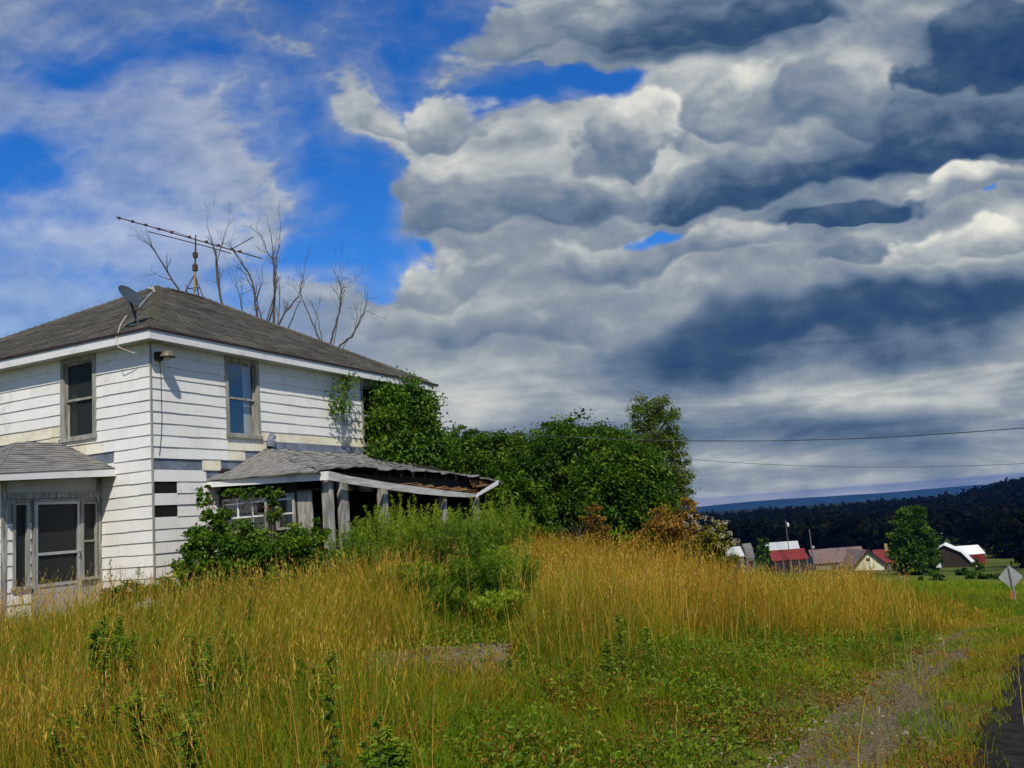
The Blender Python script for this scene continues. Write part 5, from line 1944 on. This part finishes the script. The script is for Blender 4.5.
# evening primrose with yellow flowers in front of the feathery clumps
pb = gbase(455, 640, 12.6)
pt_ = empty('flowering_weed', pb)
tag(pt_, 'tall weed with two yellow blossoms and reddish seed pods before the porch', 'wildflower')
mb = MB()
lf = Leaves()
rng = np.random.default_rng(77)
for px, py in ((450, 565), (457, 546), (462, 572), (474, 568), (480, 590), (444, 590)):
    tip = aty(px, py, 12.6 + rng.normal(0, .1)) - pb
    mb.tube([np.array([rng.normal(0, .05), rng.normal(0, .05), -.05]), tip * .55 + rng.normal(0, .02, 3), tip], [.007, .005, .002], 5, cap=False)
    tt = rng.uniform(.2, .97, 55)
    lf.add(tip * tt[:, None], rdir(55, rng, .4), .075 * rng.uniform(.5, 1.1, 55), .018, np.clip(rng.normal(.55, .2, 55), 0, 1))
mb.build('stem', mat_stem, pt_)
lf.build('foliage', weed_m, pt_, rng)
for px, py in ((451, 577), (461, 571), (474, 569)):
    c = aty(px, py, 12.5) - pb
    m = 5 if px != 474 else 3
    f = Leaves()
    a = np.arange(m) / m * 6.28
    f.add(np.repeat([c], m, 0), norm(np.stack([np.cos(a), -.9 + 0 * a, np.sin(a)], -1)), .034, .036, rng.random(m))
    f.build('blossom', petal_y, pt_, rng)
lf = Leaves()
for px, py in ((457, 548), (456, 556), (460, 562), (446, 566), (450, 560), (463, 556)):
    c = aty(px, py, 12.6) - pb
    lf.add(c + rng.normal(0, .03, (22, 3)), rdir(22, rng, .5), .05, .02, np.clip(rng.normal(.6, .2, 22), 0, 1))
lf.build('seed_pods', leaf_rust, pt_, rng)

# old slab lying in the field
sb = np.array([-1.0, 9.5, float(ground_z(-1.0, 9.5))])
slab_m = mat_mottled('weathered_concrete', [(.3, (.085, .065, .030)), (.5, (.15, .12, .065)), (.7, (.21, .175, .11))], 5, .95, .7, 30, spec=.1)
mb = MB()
rg = random.Random(4)
NXS, NYS = 14, 7
for j in range(NYS):
    for i in range(NXS):
        def pz(a, b):
            ex = -.74 + 1.48 * a / NXS + .03 * math.sin(b * 2.1) * (a in (0, NXS))
            ey = -.5 + 1.0 * b / NYS + .035 * math.sin(a * 1.7) * (b in (0, NYS))
            return (ex, ey, .15 + .012 * math.sin(a * 1.3 + b) - .03 * (a in (0, NXS) or b in (0, NYS)))
        mb.add([pz(i, j), pz(i + 1, j), pz(i + 1, j + 1), pz(i, j + 1)], [(0, 1, 2, 3)])
        if j == 0:
            p, q_ = pz(i, 0), pz(i + 1, 0)
            mb.add([(p[0], p[1] - .01, -.1), (q_[0], q_[1] - .01, -.1), q_, p], [(0, 1, 2, 3)])
for j in range(NYS):
    for e in (0, NXS):
        p, q_ = pz(e, j), pz(e, j + 1)
        mb.add([(p[0], p[1], -.1), (q_[0], q_[1], -.1), q_, p], [(0, 1, 2, 3)])
for i in range(NXS):
    p, q_ = pz(i, NYS), pz(i + 1, NYS)
    mb.add([(p[0], p[1], -.1), (q_[0], q_[1], -.1), q_, p], [(0, 1, 2, 3)])
o = mb.build('concrete_slab', slab_m, recalc=True)
o.location = [float(c) for c in sb]
tag(o, 'low weathered concrete slab lying in the trodden gap of the dry grass', 'slab')
# ------------------------------------------------------------------ farm buildings down in the valley
def far_base(px, py, Y):
    p = aty(px, py, Y)
    return np.array([p[0], Y, float(ground_z(p[0], Y))])


met_w = mat_mottled('white_metal_roof', [(.3, (.72, .73, .73)), (.7, (.82, .83, .83))], .3, .5, stretch=(6, .2, .2))
met_g = mat_mottled('grey_metal_roof', [(.3, (.34, .36, .35)), (.7, (.50, .52, .50))], .3, .6, stretch=(3, .2, .2))
red_roof = mat_mottled('red_painted_roof', [(.3, (.13, .014, .013)), (.7, (.20, .028, .022))], .3, .7, stretch=(3, .3, .3))
red_wall = mat_mottled('red_barn_boards', [(.3, (.12, .010, .012)), (.7, (.24, .025, .025))], .6, .8, stretch=(5, 5, .3))
brown_roof = mat_mottled('brown_grey_roof', [(.3, (.11, .075, .070)), (.5, (.16, .12, .11)), (.7, (.20, .10, .09))], .5, .9, stretch=(1, .4, 3))
dark_wall = mat_mottled('dark_barn_boards', [(.3, (.020, .014, .012)), (.7, (.06, .04, .03))], .6, .9, stretch=(5, 5, .3))
cream_wall = mat_mottled('cream_wall_paint', [(.3, (.62, .60, .42)), (.7, (.74, .72, .54))], .6, .8)
grey_wall = mat_mottled('grey_barn_boards', [(.3, (.12, .12, .11)), (.7, (.24, .23, .21))], .6, .9, stretch=(5, 5, .3))
brick_m = mat_mottled('yellow_brick', [(.3, (.30, .22, .08)), (.7, (.45, .36, .14))], 3, .9)


def gable_building(name, label, base, rz, L, Wd, hw_, hr, wallm, roofm, over=.35, cat='barn', endm=None, gambrel=False, trim=None, openings=2):
    """ridge along local x"""
    t = empty(name, base, rz)
    tag(t, label, cat)
    mb = MB()
    if gambrel:
        prof = [(-Wd / 2, hw_), (-Wd * .30, hw_ + hr * .62), (0, hw_ + hr), (Wd * .30, hw_ + hr * .62), (Wd / 2, hw_)]
    else:
        prof = [(-Wd / 2, hw_), (0, hw_ + hr), (Wd / 2, hw_)]
    for x in (-L / 2, L / 2):
        mb = MB()
        mb.add([(x, -Wd / 2, -1)] + [(x, y, z) for y, z in prof] + [(x, Wd / 2, -1)], [tuple(range(len(prof) + 2))])
        mb.build('end_wall', endm or wallm, t)
    for s in (-1, 1):
        mb = MB()
        mb.box(-L / 2, L / 2, s * Wd / 2 - .05, s * Wd / 2 + .05, -1, hw_)
        mb.build('side_wall', wallm, t)
    mb = MB()
    sl = (prof[1][1] - prof[0][1]) / (prof[1][0] - prof[0][0])
    pr = [(prof[0][0] - over, prof[0][1] - over * sl)] + prof[1:-1] + [(prof[-1][0] + over, prof[-1][1] - over * sl)]
    for (y0, z0), (y1, z1) in zip(pr[:-1], pr[1:]):
        a, b = -L / 2 - over, L / 2 + over
        mb.hexa([(a, y0, z0), (b, y0, z0), (b, y1, z1), (a, y1, z1), (a, y0, z0 + .15), (b, y0, z0 + .15), (b, y1, z1 + .15), (a, y1, z1 + .15)])
    mb.build('roof', roofm, t)
    wz = hw_ * .45
    for k in range(openings):
        xx = -L / 2 + L * (k + 1) / (openings + 1)
        box_part(t, 'window' if cat == 'house' else 'door', dark_wall, xx - .45, xx + .45, -Wd / 2 - .12, -Wd / 2 - .06, wz - (.5 if cat == 'house' else 1.3), wz + .7)
    if trim:
        mb = MB()
        for s in (-1, 1):
            x = s * (L / 2 + over + .03)
            for (y0, z0), (y1, z1) in zip(pr[:-1], pr[1:]): mb.bar((x, y0, z0), (x, y1, z1), .06, .5)
        mb.build('bargeboard', trim, t)
    return t


def box_part(t, name, mat, x0, x1, y0, y1, z0, z1):
    mb = MB()
    mb.box(x0, x1, y0, y1, z0, z1)
    return mb.build(name, mat, t)


def top_at(px, py, Y, base): return aty(px, py, Y)[2] - base[2]


# long house with a cream gable end towards us
Y = 205
b = far_base(868, 560, Y)
s = Y / FOC
hr_top = top_at(867, 549.5, Y, b)
W_ = 33 * s
rzl = R(150)
# ridge runs back to the left from the gable; local +x end is the gable
rzl = math.atan2(-.985, .17)
Lh = 16.5
gd = np.array([math.cos(rzl), math.sin(rzl), 0])
t = gable_building('farm_house', 'long low house with a brownish roof and a cream gable end in the valley', b - gd * Lh / 2, rzl, Lh, W_ * .95, hr_top - 3.3, 3.1, cream_wall, brown_roof, .5, 'house', endm=cream_wall, trim=drip_m)
box_part(t, 'vent', dark_wall, Lh / 2 + .02, Lh / 2 + .08, -.45, .45, hr_top - 2.6, hr_top - 1.9)
b2 = far_base(886, 560, 212)
h2 = top_at(884, 548.5, 212, b2)
t = gable_building('farm_house', 'red roofed house with a yellow chimney just behind the cream gable', b2, R(-8), 5.0, 6.5, h2 - 2.8, 2.5, grey_wall, red_roof, .3, 'house')
box_part(t, 'chimney', brick_m, .0, .6, -.5, .1, h2 - 2, h2 + 1.1)
b2 = far_base(836, 560, 214)
h2 = top_at(838, 547.5, 214, b2)
gable_building('farm_house', 'long brownish roofed wing left of the cream gable, half hidden by grass', b2, R(-3), 11.5, 8, h2 - 2.9, 2.7, grey_wall, brown_roof, .4, 'house')
# red roofed open barn with the grey roofed one behind
b2 = far_base(788, 565, 190)
h2 = top_at(788, 549.5, 190, b2)
t = gable_building('barn', 'low open barn with a bright red roof', b2, R(-4), 33 * 190 / FOC, 5.5, h2 - 1.9, 1.8, dark_wall, red_roof, .2)
for k in range(5): box_part(t, 'post', grey_wall, -3.2 + k * 1.6, -3.05 + k * 1.6, -2.95, -2.80, -1, h2 - 2)
b2 = far_base(783, 560, 204)
h2 = top_at(782, 541.5, 204, b2)
gable_building('barn', 'barn with a pale grey metal roof and dark red end, behind the red roof', b2, R(-10), 30 * 204 / FOC, 7.5, h2 - 2.8, 2.6, red_wall, met_g, .2)
b2 = far_base(732, 560, 196)
h2 = top_at(732, 547, 196, b2)
gable_building('shed', 'grey shed with a pale roof, leftmost of the valley buildings', b2, R(6), 17 * 196 / FOC, 4.5, h2 - 1.9, 1.8, grey_wall, met_g, .2, 'shed')
b2 = far_base(748, 560, 200)
h2 = top_at(748, 543.5, 200, b2)
t = gable_building('shed', 'small grey shed with a rounded gambrel front beside the leftmost shed', b2, R(38), 2.6, 6.0 * 200 / FOC, h2 - 2.4, 2.3, grey_wall, grey_wall, .15, 'shed', gambrel=True)
box_part(t, 'door', dark_wall, -1.42, -1.34, -.4, .4, 0, h2 - 2.2)
# white roofed barns at the right
Y = 215
b2 = far_base(946, 560, Y)
h2 = top_at(948, 544, Y, b2)
rzb = R(62)
bd = np.array([math.cos(rzb), math.sin(rzb), 0])
t = gable_building('barn', 'dark red gambrel barn with a glaring white metal roof', b2 + bd * 4, rzb, 8.0, 11.5, h2 - 5.0, 4.8, red_wall, met_w, .5, gambrel=True, endm=dark_wall)
box_part(t, 'white_door', met_w, -4.14, -4.02, 1.2, 4.6, -1, h2 - 3.4)
b2 = far_base(966, 560, Y + 12)
h2 = top_at(969, 545.5, Y + 12, b2)
gable_building('barn', 'smaller red barn with a white roof, rightmost in the valley', b2, R(-2), 27 * Y / FOC, 6, h2 - 1.9, 1.8, red_wall, met_w, .2)

# yard pole with a lamp, second pole
pole_m = mat_mottled('pole_wood', [(.3, (.10, .085, .065)), (.7, (.20, .17, .14))], 2, .9, stretch=(4, 4, .3))
b2 = far_base(790, 560, 186)
t = empty('yard_light', b2)
tag(t, 'grey pole with a white yard lamp standing behind the red barn roof', 'light pole')
h2 = top_at(790.5, 519.5, 186, b2)
mb = MB()
mb.tube([(0, 0, -.5), (.05, 0, h2)], [.10, .07], 8)
mb.build('pole', pole_m, t)
mb = MB()
zl = top_at(792, 524.5, 186, b2)
mb.tube([(.04, 0, zl + .5), (.4, -.2, zl + .4)], .06, 6)
mb.lathe([(.05, .45), (.18, .3), (.2, -.2), (.15, -.4), (.02, -.5)], (.42, -.2, zl), (0, 0, 1), 12)
mb.build('lamp', met_w, t, smooth=True)
b2 = far_base(813, 560, 186)
t = empty('utility_pole', b2)
tag(t, 'bare dark utility pole between the red roof and the long house', 'utility pole')
h2 = top_at(813.5, 529, 186, b2)
mb = MB()
mb.tube([(0, 0, -.5), (0, 0, h2)], [.14, .10], 8)
mb.build('pole', pole_m, t)
mb = MB()
mb.box(.1, .55, -.2, .2, h2 * .55, h2 * .55 + .5)
mb.build('transformer', met_g, t, bevel=.05)

# single trees of the valley
tree_px('shade_tree', 'lone round green tree between the cream gable and the white barn roof', 150, 915,
        [(914, 518, 11, 13, 0), (908, 536, 15, 16, 0), (920, 540, 14, 18, .5), (901, 556, 10, 12, 0), (915, 560, 20, 14, -.5), (930, 558, 8, 13, 0)],
        leaf_dark, 30000, leaf=(.42, .30), seed=81, hollow=.4, tint=(.36, .24), trunk_r=.28)
tree_px('small_tree', 'thin young green tree between the sheds and the red barn', 175, 763,
        [(763, 546, 4.5, 9, 0), (762, 558, 5, 8, 0)], leaf_mid, 700, leaf=(.55, .4), seed=82, hollow=.2, tint=(.5, .25), trunk_r=.1)
tree_px('field_bush', 'dark round bush below the white barn roofs', 150, 963, [(963, 573, 6, 4.5, 0)], leaf_dark, 900, leaf=(.4, .3), seed=83, hollow=.3, tint=(.2, .15), trunk_r=.06, cat='bush', part='foliage', trunkname='stem')
tree_px('hedge', 'long low dark hedge behind the road sign', 110, 985, [(974, 579, 9, 5, 0), (986, 579, 10, 5, 0), (998, 579, 9, 5, 0), (1010, 581, 7, 4, 0)], leaf_dark, 3600, leaf=(.34, .24), seed=84, hollow=.3, tint=(.2, .15), trunk_r=.06, cat='hedge', part='foliage', trunkname='stem')
tree_px('field_bush', 'dark bush at the right foot of the lone green tree', 95, 935, [(931, 579, 10, 7, 0), (940, 581, 6, 5, 0)], leaf_dark, 1500, leaf=(.3, .22), seed=85, hollow=.3, tint=(.35, .2), trunk_r=.05, cat='bush', part='foliage', trunkname='stem')
tree_px('field_bush', 'light green bush under the right white barn', 165, 978, [(977, 566, 6, 5, 0)], leaf_mid, 700, leaf=(.45, .34), seed=86, hollow=.3, tint=(.7, .2), trunk_r=.06, cat='bush', part='foliage', trunkname='stem')
for i, (px, py, hx, hy, Y, lab) in enumerate((
        (1010, 535, 14, 34, 245, 'big dark tree behind the road sign, right of the barns'),
        (1030, 530, 20, 40, 200, 'dark tree cut by the right edge of the photo'),
        (985, 530, 14, 16, 270, 'dark tree behind the white barn roofs'),
        (840, 530, 16, 16, 290, 'dark tree in the shade behind the long house'),
        (745, 528, 16, 16, 280, 'dark tree behind the leftmost sheds'))):
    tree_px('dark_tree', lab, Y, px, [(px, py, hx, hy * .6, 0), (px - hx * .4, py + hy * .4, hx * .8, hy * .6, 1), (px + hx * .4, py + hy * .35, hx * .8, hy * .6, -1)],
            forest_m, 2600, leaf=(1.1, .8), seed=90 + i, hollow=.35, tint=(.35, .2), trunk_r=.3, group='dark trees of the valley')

# ------------------------------------------------------------------ road sign seen from behind
sgm = mat_mottled('bare_sign_back', [(.3, (.30, .31, .31)), (.7, (.42, .43, .43))], 2, .5, metal=.3)
org = mat_mottled('orange_marker', [(.3, (.30, .10, .03)), (.7, (.42, .16, .05))], 3, .6)
Y = 27.0
b2 = gbase(1014.5, 600, Y)
sgn = empty('road_sign', b2, R(-8))
tag(sgn, 'grey back of a diamond road sign on a thin steel post by the road', 'road sign')
ctr = aty(1013.2, 577, Y) - b2
mb = MB()
r_ = 11.4 * Y / FOC
mb.lathe([(.001, 0), (r_ * .93, 0), (r_, 0.0)], (0, 0, 0), (0, 1, 0), 4)
mb2 = MB()
cz = ctr[2]
pts = [(r_, 0), (0, r_), (-r_, 0), (0, -r_)]
rr_ = []
for i in range(4):
    a, b_ = np.array(pts[i]), np.array(pts[(i + 1) % 4])
    rr_ += [tuple(a * .94 + b_ * .06), tuple(a * .06 + b_ * .94)]
nR = len(rr_)
mb2.add([(x, .03, z + cz) for x, z in rr_] + [(x, .026, z + cz) for x, z in rr_],
        [tuple(range(nR)), tuple(range(2 * nR - 1, nR - 1, -1))] + [(i, (i + 1) % nR, nR + (i + 1) % nR, nR + i) for i in range(nR)])
mb2.build('panel', sgm, sgn)
mb = MB()
mb.tube([(.05, 0, -.3), (0, 0, cz - r_ * .4), (-.02, 0, cz + r_ * .85)], .028, 8)
mb.build('post', galv, sgn)
mb = MB()
mb.box(-.10, -.02, -.01, .012, cz - r_ - .30, cz - r_ - .06)
tag(mb.build('marker', org, sgn), 'small orange strip below the diamond')

# ------------------------------------------------------------------ overhead wires
wire_m = mat_mottled('wire', [(.3, (.02, .02, .02)), (.7, (.10, .10, .10))], 1.5, .5)


def wire(label, pts, r):
    P = [aty(px, py, Y) for px, py, Y in pts]
    Q = []
    # smooth catenary-like curve through the measured points
    for i in range(len(P) - 1):
        p0, p1, p2, p3 = P[max(i - 1, 0)], P[i], P[i + 1], P[min(i + 2, len(P) - 1)]
        for t in np.linspace(0, 1, 12, endpoint=False):
            Q.append(.5 * ((2 * p1) + (p2 - p0) * t + (2 * p0 - 5 * p1 + 4 * p2 - p3) * t * t + (-p0 + 3 * p1 - 3 * p2 + p3) * t ** 3))
    Q.append(P[-1])
    o = np.array(Q[0])
    mb = MB()
    mb.tube([q_ - o for q_ in Q], r, 5)
    ob = mb.build('overhead_wire', wire_m, smooth=True)
    ob.location = [float(c) for c in o]
    tag(ob, label, 'power line')


wire('thicker overhead wire crossing in front of the tree tops', [(380, 421, 31), (478, 431, 29.5), (560, 436.5, 28.3), (640, 440, 27.2), (720, 441, 26), (800, 440.2, 25), (900, 436.5, 23.8), (1024, 428, 22.4), (1120, 420, 21.5)], .013)
wire('thin lower overhead wire beyond the tall slender tree', [(560, 445, 47), (690, 459, 46), (780, 465, 45), (860, 467, 44), (940, 466.5, 43), (1024, 463.5, 42), (1120, 457, 41)], .012)

# ------------------------------------------------------------------ the air over the valley
hm = bpy.data.materials.new('valley_air')
hm.use_nodes = True
ht = NT(hm.node_tree)
ht.n.clear()
ho = ht.node('ShaderNodeOutputMaterial')
hv = ht.node('ShaderNodeVolumePrincipled', inp={'Color': (.06, .26, .80, 1), 'Density': 0.9e-4, 'Anisotropy': .2})
ht.l.new(hv.outputs[0], ho.inputs['Volume'])
mb = MB()
mb.box(-9500, 9500, -60, 9800, -330, 14)
hz_ = mb.build('haze', hm)
tag(hz_, kind='stuff')
